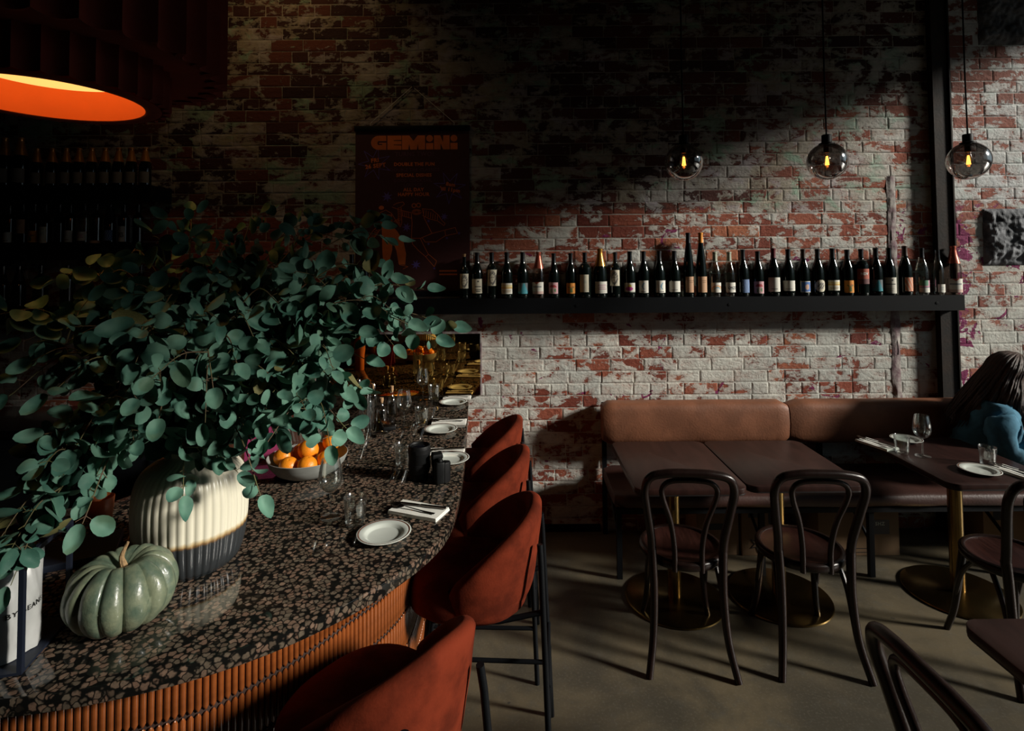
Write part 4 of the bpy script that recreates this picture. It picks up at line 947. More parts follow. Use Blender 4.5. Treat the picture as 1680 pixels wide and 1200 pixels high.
# ------------------------------------------------------------------ tables
def rrect(w2, d2, r, n=6):
    p = []
    for cx, cy, a in ((w2 - r, d2 - r, 0), (-w2 + r, d2 - r, 90), (-w2 + r, -d2 + r, 180), (w2 - r, -d2 + r, 270)):
        p += [(cx + r * cos(R(a + 90 * i / n)), cy + r * sin(R(a + 90 * i / n))) for i in range(n + 1)]
    return p
def table(x0, x1, y0, y1, label, base=True):
    t = empty('bistro_table', ((x0 + x1) / 2, (y0 + y1) / 2, 0), 0, label, 'table', 'dark bistro tables on brass pedestals')
    w2, d2 = (x1 - x0) / 2, (y1 - y0) / 2
    MB().slab(rrect(w2, d2, .055), .722, .75, .003).build('tabletop', M_TABLE, t, 30)
    MB().slab(rrect(w2 - .001, d2 - .001, .055), .716, .7225, .001).build('edge_band', M_TEDGE, t, 30)
    MB().lathe([(0, .001), (.268, .001), (.272, .004), (.270, .010), (.262, .013), (.05, .016), (.038, .020), (0, .020)], 64).build('base_disc', M_BRASS, t, 30)
    MB().lathe([(.0, .018), (.036, .018), (.036, .715), (0, .715)], 28).build('column', M_BRASS, t, 30)
    MB().box((-w2 * .6, -.03, .70), (w2 * .6, .03, .7165)).build('top_bracket', M_BLACK, t, 0)
    return t
table(.575, 1.141, 2.765, 3.50, 'dark bistro table at the bench end nearest the bar')
table(1.149, 1.752, 2.795, 3.50, 'dark bistro table in the middle, butted against the table nearer the bar')
table(2.172, 2.765, 2.80, 3.53, 'laid bistro table with wine glass and plates beside the seated person')
table(1.375, 2.05, 1.05, 1.772, 'empty brown bistro table cut off at the bottom corner of the photo')

# ------------------------------------------------------------------ bentwood chairs (front = +y)
def make_chair():
    t = empty('bentwood_chair', (0, 0, 0), 0, '', 'chair', 'bentwood cafe chairs')
    zs = .475
    MB().lathe([(0, zs - .006), (.10, zs - .007), (.17, zs - .002), (.178, zs + .002)], 40).build('seat', M_SEATWD, t, 50)
    MB().lathe([(.176, zs - .028), (.176, zs + .003), (.182, zs + .008), (.196, zs + .007), (.203, zs - .002), (.203, zs - .024), (.196, zs - .032), (.176, zs - .028)], 48).build('seat_ring', M_WOOD, t, 50)
    for s in (-1, 1):
        MB().tube(spline([(s * .125, .135, zs - .022), (s * .135, .155, .30), (s * .150, .178, .12), (s * .172, .205, .0)], 6), [.0185 - .004 * i / 18 for i in range(19)], 10).build('leg', M_WOOD, t)
        MB().tube(spline([(s * .163, -.165, zs + .06), (s * .160, -.170, zs - .01), (s * .158, -.178, .33), (s * .168, -.205, .15), (s * .196, -.262, .0)], 6), [.0215 - .0045 * i / 24 for i in range(25)], 10).build('leg', M_WOOD, t)
        MB().tube(spline([(s * .150, .165, .20), (s * .148, .12, .33), (s * .140, .045, .425), (s * .13, .0, .448)], 6), .0115, 8).build('brace', M_WOOD, t)
        MB().tube(spline([(s * .162, -.172, .22), (s * .158, -.13, .34), (s * .148, -.07, .425), (s * .13, -.02, .448)], 6), .0115, 8).build('brace', M_WOOD, t)
    hp = [(.163, -.165, zs + .05), (.168, -.178, .60), (.190, -.212, .74), (.2, -.238, .835), (.175, -.253, .895), (.10, -.262, .917), (0, -.264, .921)]
    MB().tube(spline(hp + [(-x, y, z) for x, y, z in hp[-2::-1]], 7), .0200, 12).build('back_hoop', M_WOOD, t)
    ip = [(.062, -.186, zs - .035), (.064, -.190, .56), (.083, -.208, .68), (.118, -.232, .79), (.122, -.243, .845), (.085, -.251, .878), (0, -.254, .886)]
    MB().tube(spline(ip + [(-x, y, z) for x, y, z in ip[-2::-1]], 7), .0130, 10).build('inner_hoop', M_WOOD, t)
    return t
ch = make_chair()
CHL = [((.800, 2.790, 0), -.10, 'dark bentwood chair with round seat at the table nearest the bar'),
       ((1.382, 2.772, 0), -.07, 'dark bentwood chair with gleaming seat at the middle table'),
       ((2.335, 2.655, 0), -.04, 'dark bentwood chair at the laid table, partly hidden by the brown table'),
       ((1.205, 1.335, 0), -R(90) + .03, 'dark bentwood chair seen from above at the photo bottom beside the brown table')]
for i, (l, rz, tx) in enumerate(CHL):
    if i == 0: ch.location = l; ch.rotation_euler = (0, 0, rz); ch['label'] = tx
    else: copy_tree(ch, l, rz, tx)

# ------------------------------------------------------------------ velvet bar stools (front = +y)
def make_stool():
    t = empty('bar_stool', (0, 0, 0), 0, '', 'bar stool', 'rust velvet bar stools along the counter')
    A = R(108)
    def rim(a):                                        # rim height by angle from the back
        q = min(1, abs(a) / A); return .722 + .233 * (1 - q ** 1.85)
    def rad(a, z):
        q = abs(a) / A; f = min(1, max(0, (z - .60) / .32)); return (.205 + .055 * f ** .7) * (1 + .03 * q)
    TH_ = .05
    def sect(u, v):
        a = -A + 2 * A * u; zt = rim(a); zb = .605; e = .022
        # v: outer bottom -> outer top -> rolled rim -> inner top -> inner bottom
        if v < .42: k = v / .42; z = zb + (zt - zb) * k; r = rad(a, z) - (.035 * (1 - k * 4) ** 2 if k < .25 else 0)
        elif v < .58:
            k = (v - .42) / .16; z = zt + e * sin(pi * k); r = rad(a, zt) - TH_ * (1 - cos(pi * k)) / 2
        else: k = (v - .58) / .42; z = zt - (zt - zb) * k; r = rad(a, z) - TH_
        end = max(0, 1 - (1 - abs(a) / A) * 9); r -= end * end * .02 * (1 if v < .5 else -.6)
        r += .0022 * mn.noise(Vector((a * 3.5, z * 14, v * 3)))
        return (r * sin(a), -r * cos(a) * .98, z)
    sh = MB(); sh.grid(sect, 48, 40)
    for u in (0, 1):                                   # close the two front ends of the shell
        ring = [sect(u, j / 40) for j in range(41)]; n = len(ring); sh.add(ring, [tuple(range(n)) if u == 0 else tuple(range(n - 1, -1, -1))])
    sh.build('backrest', M_VELVET, t, 70)
    def cush(u, v):
        a = 2 * pi * u; q = lambda c: (1 if c > 0 else -1) * abs(c) ** .78
        x, y = .220 * q(cos(a)), .222 * q(sin(a)) + .024; s_ = [(0, .615), (.9, .615), (1, .635), (1.02, .67), (1.0, .705), (.93, .727), (.75, .738), (.4, .742), (0, .743)]
        k = v * (len(s_) - 1); i = min(int(k), len(s_) - 2); f = k - i; sc = s_[i][0] + (s_[i + 1][0] - s_[i][0]) * f; z = s_[i][1] + (s_[i + 1][1] - s_[i][1]) * f
        return (x * sc, y * sc, z)
    MB().grid(cush, 40, 24).build('seat', M_VELVET, t, 70)
    fx, fy, ry = .205, .215, -.285
    for s in (-1, 1):
        MB().tube([(s * .15, .15, .618), (s * fx, fy, 0)], .011, 10).build('leg', M_BLACK, t)
        MB().tube([(s * .125, -.250, .865), (s * .135, -.254, .80), (s * .205, ry, 0)], .011, 10).build('leg', M_BLACK, t)
        lx = lambda z, f: (.15 + (fx - .15) * (1 - z / .618)) if f else (.135 + (.205 - .135) * (1 - z / .80))
        MB().tube([(s * lx(.23, 1), .15 + (fy - .15) * (1 - .23 / .618), .23), (s * lx(.23, 0), -.254 + (ry + .254) * (1 - .23 / .8), .23)], .009, 8).build('side_rail', M_BLACK, t)
        MB().tube([(s * .148, .14, .60), (s * .135, -.10, .595), (s * .148, -.258, .64)], .010, 8).build('seat_support', M_BLACK, t)
    for y, z, w2 in ((.195, .23, .186), (-.277, .30, .178), (-.275, .40, .170)):
        MB().tube([(-w2, y, z), (w2, y, z)], .009, 8).build('foot_rail', M_BLACK, t)
    return t
stl = make_stool()
STL = [((-.172, 2.16, 0), R(90) - .06, 'rust velvet bar stool whose whole outer back and black legs are in view'),
       ((-.206, 2.735, 0), R(90) - .04, 'rust velvet bar stool between the far one and the fully visible one'),
       ((-.236, 3.275, 0), R(90), 'rust velvet bar stool farthest along the counter, by the brick wall'),
       ((-.380, 1.480, 0), R(53), 'nearest rust velvet bar stool, seen from above, cut by the photo bottom')]
for i, (l, rz, tx) in enumerate(STL):
    if i == 0: stl.location = l; stl.rotation_euler = (0, 0, rz); stl['label'] = tx
    else: copy_tree(stl, l, rz, tx)

# ------------------------------------------------------------------ tableware
def wine_glass(loc, label, h=.215, group='wine glasses'):
    t = empty('wine_glass', loc, 0, label, 'glass', group); k = h / .215
    t.scale = (k, k, k)
    if 'wg' not in BMESH:
        bp = smooth_prof([(.004, .093), (.018, .098), (.036, .118), (.0425, .143), (.040, .175), (.034, .205), (.0315, .215)], 4)
        BMESH['wg'] = MB().lathe([(0, .0925)] + bp + [(r - .0012, z) for r, z in bp[::-1][:-2]], 32).mesh('bowl', M_GLASS, 60)
        BMESH['wgs'] = MB().lathe([(.0045, .010), (.0036, .03), (.0034, .06), (.0038, .085), (.006, .0935)], 14).mesh('glass_stem', M_GLASS, 60)
        BMESH['wgf'] = MB().lathe([(0, .001), (.036, .0005), (.0375, .0018), (.030, .003), (.012, .0062), (.0045, .0105)], 32).mesh('glass_foot', M_GLASS, 60)
    link('bowl', BMESH['wg'], t); link('glass_stem', BMESH['wgs'], t); link('glass_foot', BMESH['wgf'], t); return t
def tumbler(loc, label, h=.10, group='fluted tumblers'):
    if 'tb' not in BMESH:
        md = lambda a, z: 1 + (.018 * abs(cos(8 * a)) if .012 < z < .068 else 0)
        BMESH['tb'] = MB().lathe([(0, .004), (.027, .002), (.030, 0), (.0335, .003), (.0345, .013), (.0365, .04), (.0385, .067), (.0395, .073), (.042, .099), (.0415, .1), (.0405, .099), (.037, .070), (.033, .016), (0, .013)], 64, mod=md).mesh('tumbler', M_WGLASS, 60)
    o = tag(link('tumbler', BMESH['tb'], None, loc), label, 'glass', group); o.scale = (1, 1, h / .1); return o
def plate(loc, r, label, rz=0):
    t = empty('side_plate', loc, rz, label, 'plate', 'white side plates'); k = r / .092
    MB().lathe([(0, .003), (.05 * k, .0025), (.053 * k, .0003), (.058 * k, .0003), (.063 * k, .006), (.0905 * k, .0155), (.092 * k, .0170), (.0905 * k, .0182), (.070 * k, .0145), (.064 * k, .0125), (.058 * k, .0062), (.052 * k, .0048), (0, .0046)], 56).build('plate_body', M_WHITE, t, 50)
    MB().lathe([(.0835 * k, .01722), (.0878 * k, .01788)], 56).build('rim_band', M_BAND, t, 50); return t
def napkin(c, ux, uy, L, W, label, lay=.013):
    """c centre on the surface; (ux, uy) the long direction"""
    u = Vector((ux, uy)).normalized(); rz = atan2(u.y, u.x)
    t = empty('folded_napkin', c, rz, label, 'napkin', 'folded white napkins')
    for k in range(3):
        z0 = .0006 + k * .0042; e = .002 * k
        def fs_(a, b, z0=z0, e=e): 
            x, y = (a - .5) * (L - e), (b - .5) * (W - e); return (x, y, z0 + .0038 + .0012 * mn.noise(Vector((x * 22, y * 22, z0 * 999))))
        mb = MB(); mb.grid(fs_, 10, 6); mb.grid(lambda a, b, e=e, z0=z0: ((a - .5) * (L - e), (b - .5) * (W - e), z0), 10, 6, True)
        edge = lambda a, b, n: None
        vs = []; fs = []
        per = [(i / 10, 0) for i in range(10)] + [(1, j / 6) for j in range(6)] + [(1 - i / 10, 1) for i in range(10)] + [(0, 1 - j / 6) for j in range(6)]
        for a, b in per: vs += [((a - .5) * (L - e), (b - .5) * (W - e), z0), fs_(a, b)]
        n = len(per); mb.add(vs, [(2 * i, 2 * ((i + 1) % n), 2 * ((i + 1) % n) + 1, 2 * i + 1) for i in range(n)])
        mb.build('fold', M_LINEN, t, 40)
    return t, rz
def fork(loc, rz, label):
    t = empty('fork', loc, rz, label, 'fork', 'dark steel forks'); z = .002
    MB().grid(lambda a, b: (-.085 + .13 * a, (b - .5) * (.012 - .007 * a + .002 * abs(a - .5)), z + .006 * a * a), 14, 3).add([], []).build('handle', M_STEEL, t, 60)
    MB().grid(lambda a, b: (.045 + .028 * a, (b - .5) * (.006 + .019 * sin(pi * min(1, a * 1.0) / 2) ** .8), z + .006 - .004 * sin(pi * a)), 8, 4).build('head', M_STEEL, t, 60)
    for k in range(4): MB().tube([(.072, -.0105 + .007 * k, z + .006), (.092, -.0105 + .007 * k, z + .0052), (.112, -.0100 + .0067 * k, z + .011)], [.0024, .0022, .001], 5).build('tine', M_STEEL, t)
    return t
def knife(loc, rz, label):
    t = empty('knife', loc, rz, label, 'knife', 'dark steel knives')
    MB().slab([(-.10, -.005), (-.095, -.0062), (.0, -.005), (.004, 0), (0, .005), (-.095, .0062), (-.10, .005)], .001, .008, .002).build('handle', M_STEEL, t, 40)
    MB().slab([(.0, -.005), (.03, -.0085), (.085, -.0095), (.115, -.004), (.122, .003), (.06, .005), (.0, .004)], .003, .0055, .001).build('blade', M_STEEL, t, 40)
    return t
ND = Vector((1, 0))
def setting(pl, nq, gl, tb, nm, z, dirn, L=.205, W=.105, plr=.092, gh=.215):
    if pl: plate((pl.x, pl.y, z + .0003), plr, 'white side plate with thin brown rim ' + nm)
    if nq:
        _, rz = napkin((nq.x, nq.y, z + .0003), dirn.x, dirn.y, L, W, 'folded white napkin under cutlery ' + nm)
        c, s_ = cos(rz), sin(rz); q = lambda x, y: (nq.x + x * c - y * s_, nq.y + x * s_ + y * c, z + .0148)
        knife(q(-.0, .018), rz + pi + .10, 'dark knife on the white napkin ' + nm); fork(q(-.005, -.018), rz + pi - .05, 'dark fork on the white napkin ' + nm)
    if gl: wine_glass((gl.x, gl.y, z + .0003), 'clear wine glass ' + nm, gh)
    if tb: tumbler((tb.x, tb.y, z + .0003), 'fluted water tumbler ' + nm)
c_ = lambda px, py: at_z(px, py, CT)
setting(c_(630, 881), c_(687, 841), c_(542, 850), c_(583, 861), 'at the nearest counter setting', CT, Vector((.94, -.36)), .205, .105)
setting(c_(738, 757), c_(728, 745), None, c_(662, 764), 'behind the camera on the counter', CT, Vector((1, .02)), .20, .10)
setting(c_(723, 708), c_(737, 694), c_(663, 703), c_(692, 697), 'at the third counter setting, beyond the camera', CT, Vector((1, .05)), .20, .105)
setting(c_(743, 663), c_(750, 654), c_(694, 657), c_(712, 656), 'at the farthest counter setting, by the mirror', CT, Vector((1, .02)), .19, .09)
tz = lambda px, py: at_z(px, py, .75)
setting(tz(1487, 724), tz(1438, 731), tz(1514, 749), tz(1480, 743), 'on the laid table, bench side', .75, Vector((.35, -1)), .21, .10, .088, .235)
setting(tz(1607, 775), tz(1668, 778), None, tz(1621, 763), 'on the laid table, chair side', .75, Vector((.25, -1)), .20, .10, .095)

# bowl of oranges
bp = c_(505, 776); bp.z = CT + .0004
tag(MB().lathe([(0, .006), (.085, .004), (.095, 0), (.105, .003), (.135, .02), (.160, .050), (.171, .078), (.1725, .081), (.170, .0825), (.166, .079), (.153, .052), (.128, .026), (.095, .012), (0, .011)], 64).build('fruit_bowl', M_BOWL, None, 50, tuple(bp)), 'wide grey stoneware bowl of oranges on the counter', 'bowl')
def orange(dx, dy, z, r, label):
    o = MB().lathe([(0, -r * .93)] + [(r * sin(R(a)), -r * .95 * cos(R(a))) for a in range(12, 175, 12)] + [(.004, r * .93), (.003, r * .915), (0, r * .905)], 26)
    t = tag(o.build('orange', M_ORANGE, None, 80, (bp.x + dx, bp.y + dy, bp.z + z)), label, 'orange', 'oranges in the grey bowl'); t.rotation_euler = (rbt.uniform(-.5, .5), rbt.uniform(-.5, .5), rbt.uniform(0, 6)); return t
for a in ((-.108, -.005, .072, .042, 'orange at the rim of the grey bowl nearest the vase'), (-.055, -.075, .056, .041, 'orange at the front of the grey bowl, next to a leaf'), (.028, -.080, .060, .042, 'orange at the front of the grey bowl, behind the wine glass'), (.095, -.030, .068, .042, 'orange low at the bowl side nearest the wine glass rim'), (.000, .005, .100, .045, 'large orange in the middle of the bowl'), (.085, .060, .118, .040, 'topmost orange of the bowl, partly under leaves'), (-.060, .078, .064, .042, 'orange at the back of the bowl under the leaves'), (.02, .10, .064, .04, 'orange at the far rim of the bowl')): orange(*a)

# camera body and the lens standing beside it
cp = c_(710, 790)
cm = empty('camera', (cp.x + .018, cp.y + .02, CT + .0004), R(20), 'black camera body standing on the counter beside a napkin', 'camera')
def prism(mb, pts, y0, y1):
    n = len(pts); mb.add([(x, y0, z) for x, z in pts] + [(x, y1, z) for x, z in pts], [tuple(range(n)), tuple(range(2 * n - 1, n - 1, -1))] + [(i, n + i, n + (i + 1) % n, (i + 1) % n)[::1] for i in range(n)]); return mb
MB().box((-.020, -.064, .0), (.020, .064, .092), .008).build('camera_body', M_CAMERA, cm, 40)
MB().slab([(.018, -.064), (.036, -.060), (.046, -.048), (.046, -.034), (.036, -.026), (.018, -.024)], .002, .088, .006).build('grip', M_RUBBER, cm, 40)
MB().slab([(-.024, -.024), (.020, -.020), (.022, .02), (-.024, .024)], .090, .114, .008).build('viewfinder_hump', M_CAMERA, cm, 40)
for y, r_ in ((-.05, .010), (-.034, .008), (.045, .011)): MB().lathe([(0, 0), (r_, 0), (r_, .007), (r_ * .8, .010), (0, .010)], 16).build('dial', M_CAMERA, cm, 40, (0, y, .0915))
MB().box((-.0225, -.04, .015), (-.0195, .04, .078), .002).build('rear_screen', M_FRONTG, cm, 30)
lp = c_(686, 790)
ln_ = empty('camera_lens', (lp.x, lp.y + .03, CT + .0004), 0, 'thick black zoom lens standing upright on the counter beside the camera', 'lens')
MB().lathe([(0, 0), (.036, 0), (.038, .003), (.038, .022), (.043, .030), (.0455, .036), (.0455, .098), (.0475, .104), (.0475, .142), (.046, .145), (.041, .145), (.038, .138), (.0, .132)], 48).build('barrel', M_CAMERA, ln_, 30)
MB().lathe([(.0456, .045), (.0468, .046), (.0468, .068), (.0456, .069)], 60, mod=lambda a, z: 1 + .012 * (int(a * 60 / pi) % 2)).build('zoom_ring', M_RUBBER, ln_, 30)
MB().lathe([(.0476, .112), (.0488, .113), (.0488, .130), (.0476, .131)], 60, mod=lambda a, z: 1 + .012 * (int(a * 60 / pi) % 2)).build('focus_ring', M_RUBBER, ln_, 30)
MB().lathe([(.036, .136), (.02, .1385), (0, .139)], 32).build('front_element', M_FRONTG, ln_, 60)

# bar tools and small corked bottles
jp = c_(602, 707)
tag(MB().lathe([(0, .002), (.038, 0), (.0405, .003), (.0415, .17), (.0405, .172), (.0395, .17), (.0385, .008), (0, .008)], 32).build('mixing_glass', M_WGLASS, None, 50, (jp.x, jp.y, CT + .0004)), 'tall clear mixing glass full of bar tools beside the leaves', 'glass')
def spoon(dx, dy, tx, ty, h, label, strainer=True):
    t = empty('bar_strainer' if strainer else 'bar_spoon', (jp.x + dx, jp.y + dy, CT + .009), 0, label, 'bar tool', 'steel bar tools in the mixing glass')
    top = Vector((tx, ty, h)); MB().tube([(0, 0, .001), tuple(top)], .0026, 6).build('handle', M_CHROME, t)
    d = top.normalized()
    if strainer:
        h_ = MB(); h_.tube([tuple(top + Vector((.026 * cos(a), .002 * sin(a), .03 + .032 * sin(a)))) for a in [2 * pi * k / 24 for k in range(24)]], .0032, 6, closed=True)
        for x in (-.013, -.0045, .0045, .013): h_.tube([tuple(top + Vector((x, 0, .008 + abs(x) * .4))), tuple(top + Vector((x, 0, .052 - abs(x) * .4)))], .0022, 5)
        h_.build('strainer_head', M_CHROME, t)
    else: MB().lathe([(0, 0), (.009, .004), (.013, .018), (.011, .034), (.0, .042)], 14).build('spoon_bowl', M_CHROME, t, 60, tuple(top))
spoon(.010, -.012, .014, -.012, .205, 'steel strainer with slotted round head in the mixing glass')
spoon(-.016, .0, -.03, -.005, .245, 'steel bar spoon leaning to the vase side in the mixing glass', False)
spoon(.0, .018, -.006, .02, .225, 'steel bar spoon standing upright in the mixing glass', False)
def dropper(px, py, label, lean=0.0, h=.12, r=.03):
    p = c_(px, py); t = empty('bitters_bottle', (p.x, p.y, CT + .0005), 0, label, 'bottle', 'small corked glass bottles on the counter'); t.rotation_euler = (0, lean, 0)
    MB().lathe([(0, .003), (r * .85, 0), (r, .005), (r, h * .55), (r * .75, h * .68), (r * .36, h * .76), (r * .34, h), (r * .28, h)], 24).build('bottle_body', M_WGLASS, t, 50)
    MB().lathe([(0, h * .45), (r * .9, h * .45), (r * .9, .006), (0, .006)], 20).build('liquid', M_OLIVE, t, 50)
    MB().lathe([(0, h * .9), (r * .27, h * .9), (r * .40, h * 1.02), (r * .40, h * 1.16), (0, h * 1.17)], 14).build('stopper', M_CORK, t, 40)
dropper(626, 692, 'small corked glass bottle beside the tilted tin box on the counter')
dropper(643, 680, 'small corked glass bottle behind the tilted tin box, nearer the wine glass', 0.0, .15, .026)
dropper(612, 668, 'small corked glass bottle farthest toward the mirror, by the mixing glass', 0, .13, .028)
dropper(594, 672, 'small corked bottle half hidden behind the mixing glass', 0, .13, .03)
p = c_(640, 695); tb_ = empty('tin_box', (p.x, p.y - .06, CT + .0008), .35, 'slim dark tin box lying on the counter by the corked bottles', 'tin')
MB().box((-.035, -.09, 0), (.035, .09, .022), .004).build('tin_body', M_CAMERA, tb_, 40); MB().box((-.036, -.091, .022), (.036, .091, .030), .004).build('lid', M_STEEL, tb_, 40)
p = c_(625, 713); tag(MB().lathe([(0, .003), (.03, .001), (.036, .003), (.042, .012), (.041, .0125), (.034, .006), (0, .005)], 32).build('small_dish', M_CHROME, None, 50, (p.x, p.y - .015, CT + .0004)), 'small shallow metal dish on the counter in front of the corked bottles', 'dish')
# things deeper in the bar, glimpsed through leaves and in the mirror
tb2 = empty('orange_bottle', (-1.40, 2.93, CT + .0004), 0, 'tall orange glazed bottle on the counter, seen in the bronze mirror', 'bottle')
MB().lathe([(0, .004), (.036, 0), (.040, .006), (.042, .12), (.050, .19), (.048, .24), (.030, .285), (.016, .30), (.014, .33), (0, .331)], 32).build('bottle_body', M_TERRA, tb2, 50)
MB().lathe([(0, .325), (.012, .325), (.014, .350), (0, .352)], 14).build('stopper', M_CORK, tb2)
mg_ = empty('menu_card', (-1.235, 2.70, CT + .0006), .35, 'magenta menu card standing folded on the counter behind the leaves', 'menu')
for s in (-1, 1): prism(MB(), [(-.09, 0), (.09, 0), (.09, .19), (-.09, .19)], -.0012, .0012).build('panel', M_MAGENTA, mg_, 0).matrix_local = Matrix.Translation((0, s * .035, 0)) @ Matrix.Rotation(s * R(10.5), 4, 'X')
# ------------------------------------------------------------------ vase, pumpkin, coffee pouches
VC = Vector((-1.04, 1.765, CT + .0006))
vprof = smooth_prof([(.128, .006), (.140, .02), (.152, .06), (.160, .12), (.163, .18), (.160, .235), (.146, .283), (.118, .312), (.085, .326), (.066, .336), (.066, .352)], 4)
NR = 44
vm = lambda a, z: 1 - (.030 * (1 - abs(sin(a * NR / 2)) ** .7) if z < .33 else 0)
vase = empty('ribbed_vase', tuple(VC), 0, 'large ribbed cream vase with dark lower glaze holding eucalyptus on the counter', 'vase')
MB().lathe([(0, .004), (.118, .003), (.122, 0), (.126, .002)] + vprof, NR * 6, mod=vm).build('vase_body', M_VASE, vase, 80)
MB().lathe([(.066, .352), (.064, .355), (.058, .352), (.055, .30), (.08, .27)], 48).build('vase_neck', M_VASE, vase, 60)

PC = Vector((-1.045, 1.470, CT + .0006))
pk = empty('green_pumpkin', tuple(PC), .4, 'ribbed green pumpkin with dry stem on the counter in front of the vase', 'pumpkin')
pk.scale = (.83, .83, .92)
lob = [0.0]; rp = random.Random(3)
while lob[-1] < 2 * pi: lob.append(lob[-1] + rp.uniform(.36, .54))
k_ = 2 * pi / lob[-1]; lob = [x * k_ for x in lob]; amp = [rp.uniform(.9, 1.05) for _ in lob]
def pump(u, v):
    a = 2 * pi * u; i = max(j for j in range(len(lob) - 1) if lob[j] <= a + 1e-9); f = (a - lob[i]) / (lob[i + 1] - lob[i])
    am = amp[i] * (1 - f) + amp[(i + 1) % (len(lob) - 1)] * f
    ridge = 1 - .105 * (1 - min(1, sin(pi * f) ** .5)) ; ridge *= am ** .5
    t = pi * v                                           # 0 bottom, pi top
    r = .150 * sin(t) ** .72; z = .094 - .098 * cos(t)
    if v > .5: z -= .050 * max(0, 1 - r / .085) ** 1.4; 
    z -= .016 * (1 - min(1, sin(pi * f) ** .5)) * sin(t) * (1 if v > .5 else -.4)
    if v < .5: z += .016 * max(0, 1 - r / .10)
    r *= 1 + (ridge - 1) * min(1, r / .06); n = .0035 * mn.noise(Vector((cos(a) * 3, sin(a) * 3, z * 18)))
    r += n; return (r * cos(a) * 1.03, r * sin(a), max(0, z + n))
MB().grid(pump, 220, 44).build('pumpkin_body', M_PUMP, pk, 80)
MB().tube(spline([(0, 0, .128), (.003, -.002, .155), (-.004, .002, .185), (.012, .004, .222)], 5), [.023 - .019 * (i / 15) ** .5 for i in range(16)], 9).build('stem', M_PSTEM, pk, 30)
# black display frame with coffee pouches
DF = Vector((-1.325, 1.352, CT + .0006)); DR = R(14)
dp = empty('display_frame', tuple(DF), DR, 'black metal display frame on the counter holding white coffee pouches', 'display stand')
f_ = MB(); w2, d2, hh = .16, .105, .262
f_.box((-w2, -d2, 0), (w2, d2, .006)); f_.build('base_plate', M_NAVY, dp, 0)
for x in (-w2, w2 - .010):
    for y in (-d2, d2 - .012): MB().box((x, y, .006), (x + .010, y + .012, hh)).build('post', M_NAVY, dp, 0)
for y in (-d2, d2 - .012): MB().box((-w2 + .010, y, hh - .012), (w2 - .010, y + .012, hh)).build('top_rail', M_NAVY, dp, 0)
for x in (-w2, w2 - .010): MB().box((x, -d2 + .012, hh - .012), (x + .010, d2 - .012, hh)).build('side_rail', M_NAVY, dp, 0)
def pouch(lx, ly, rz, label, seed, text=True):
    M = Matrix.Translation(DF) @ Matrix.Rotation(DR, 4, 'Z'); p = M @ Vector((lx, ly, .0075))
    t = empty('coffee_pouch', tuple(p), DR + rz, label, 'coffee bag', 'white coffee pouches in the display frame')
    W, H = .062, .215
    def face(s):
        def f(u, v):
            x = (u - .5) * 2 * W * (1 - .05 * sin(pi * v)); z = H * v; e = min(u, 1 - u) * 2
            d = .030 * (1 - v) ** .55 * min(1, e * 1.6) ** .7 + .010 * sin(pi * v) * min(1, e * 2)
            d += (.006 * mn.noise(Vector((u * 3, v * 4, seed + s))) + .003 * mn.noise(Vector((u * 8, v * 9, seed)))) * min(1, e * 3) * (v < .93)
            return (x, s * max(.0006, d), z)
        return f
    b = MB(); b.grid(face(-1), 20, 26); b.grid(face(1), 20, 26, True); b.build('pouch_body', M_POUCH, t, 60)
    MB().box((-W, -.0022, H - .018), (W, .0022, H + .004)).build('top_seal', M_POUCH, t, 0)
    if text:
        mb = MB(); me = TEXTS['beans']; fa = face(-1)
        for_v = [(v.co.x * .8, v.co.y * .8) for v in me.vertices]
        mb.add([(x, fa(x / W / 2 + .5, (.105 + z) / H)[1] - .0016, .105 + z) for x, z in for_v], [tuple(q.vertices) for q in me.polygons]); mb.build('lettering', M_INK, t, 0)
pouch(.104, -.022, R(66), 'white coffee pouch standing at the right side of the black display frame', 1)
pouch(.005, -.058, R(-3), 'white coffee pouch at the front of the black display frame, cut by the frame edge', 2)
pouch(-.06, .05, R(5), 'white coffee pouch behind the front one in the black display frame', 3, False)
# a few things on the counter glimpsed under the leaves
tag(MB().slab([(-.13, -.09), (.13, -.09), (.13, .09), (-.13, .09)], 0, .022, .003).build('navy_folder', M_NAVY, None, 40, (-1.45, 1.80, CT + .0006)), 'navy blue folder lying on the counter left of the vase', 'folder').rotation_euler = (0, 0, .5)
for k, (x, y, s, tx) in enumerate(((-1.62, 1.62, .05, 'small pinkish carton on the counter behind the coffee pouches'), (-1.72, 1.52, .06, 'larger pinkish carton on the counter at the frame edge behind the pouches'))):
    t = empty('small_carton', (x, y, CT + .0006), .3 + k, tx, 'box'); MB().box((-s, -s * .7, 0), (s, s * .7, s * 2.2), .002).build('carton_body', M_PAPERB, t, 30); MB().box((-s, -s * .7, s * 2.2), (s, s * .7, s * 2.2 + .002)).build('lid', M_PAPERB, t, 0)
for k, (x, y, tx) in enumerate(((-1.52, 2.02, 'copper orange cup on the counter left of the vase, beneath the leaves'), (-1.66, 1.96, 'copper orange cup farther from the vase, beneath the leaves'))):
    tag(MB().lathe([(0, .003), (.03, 0), (.034, .004), (.042, .095), (.041, .096), (.032, .008), (0, .007)], 24).build('copper_cup', M_TERRA, None, 50, (x, y, CT + .0006)), tx, 'cup')

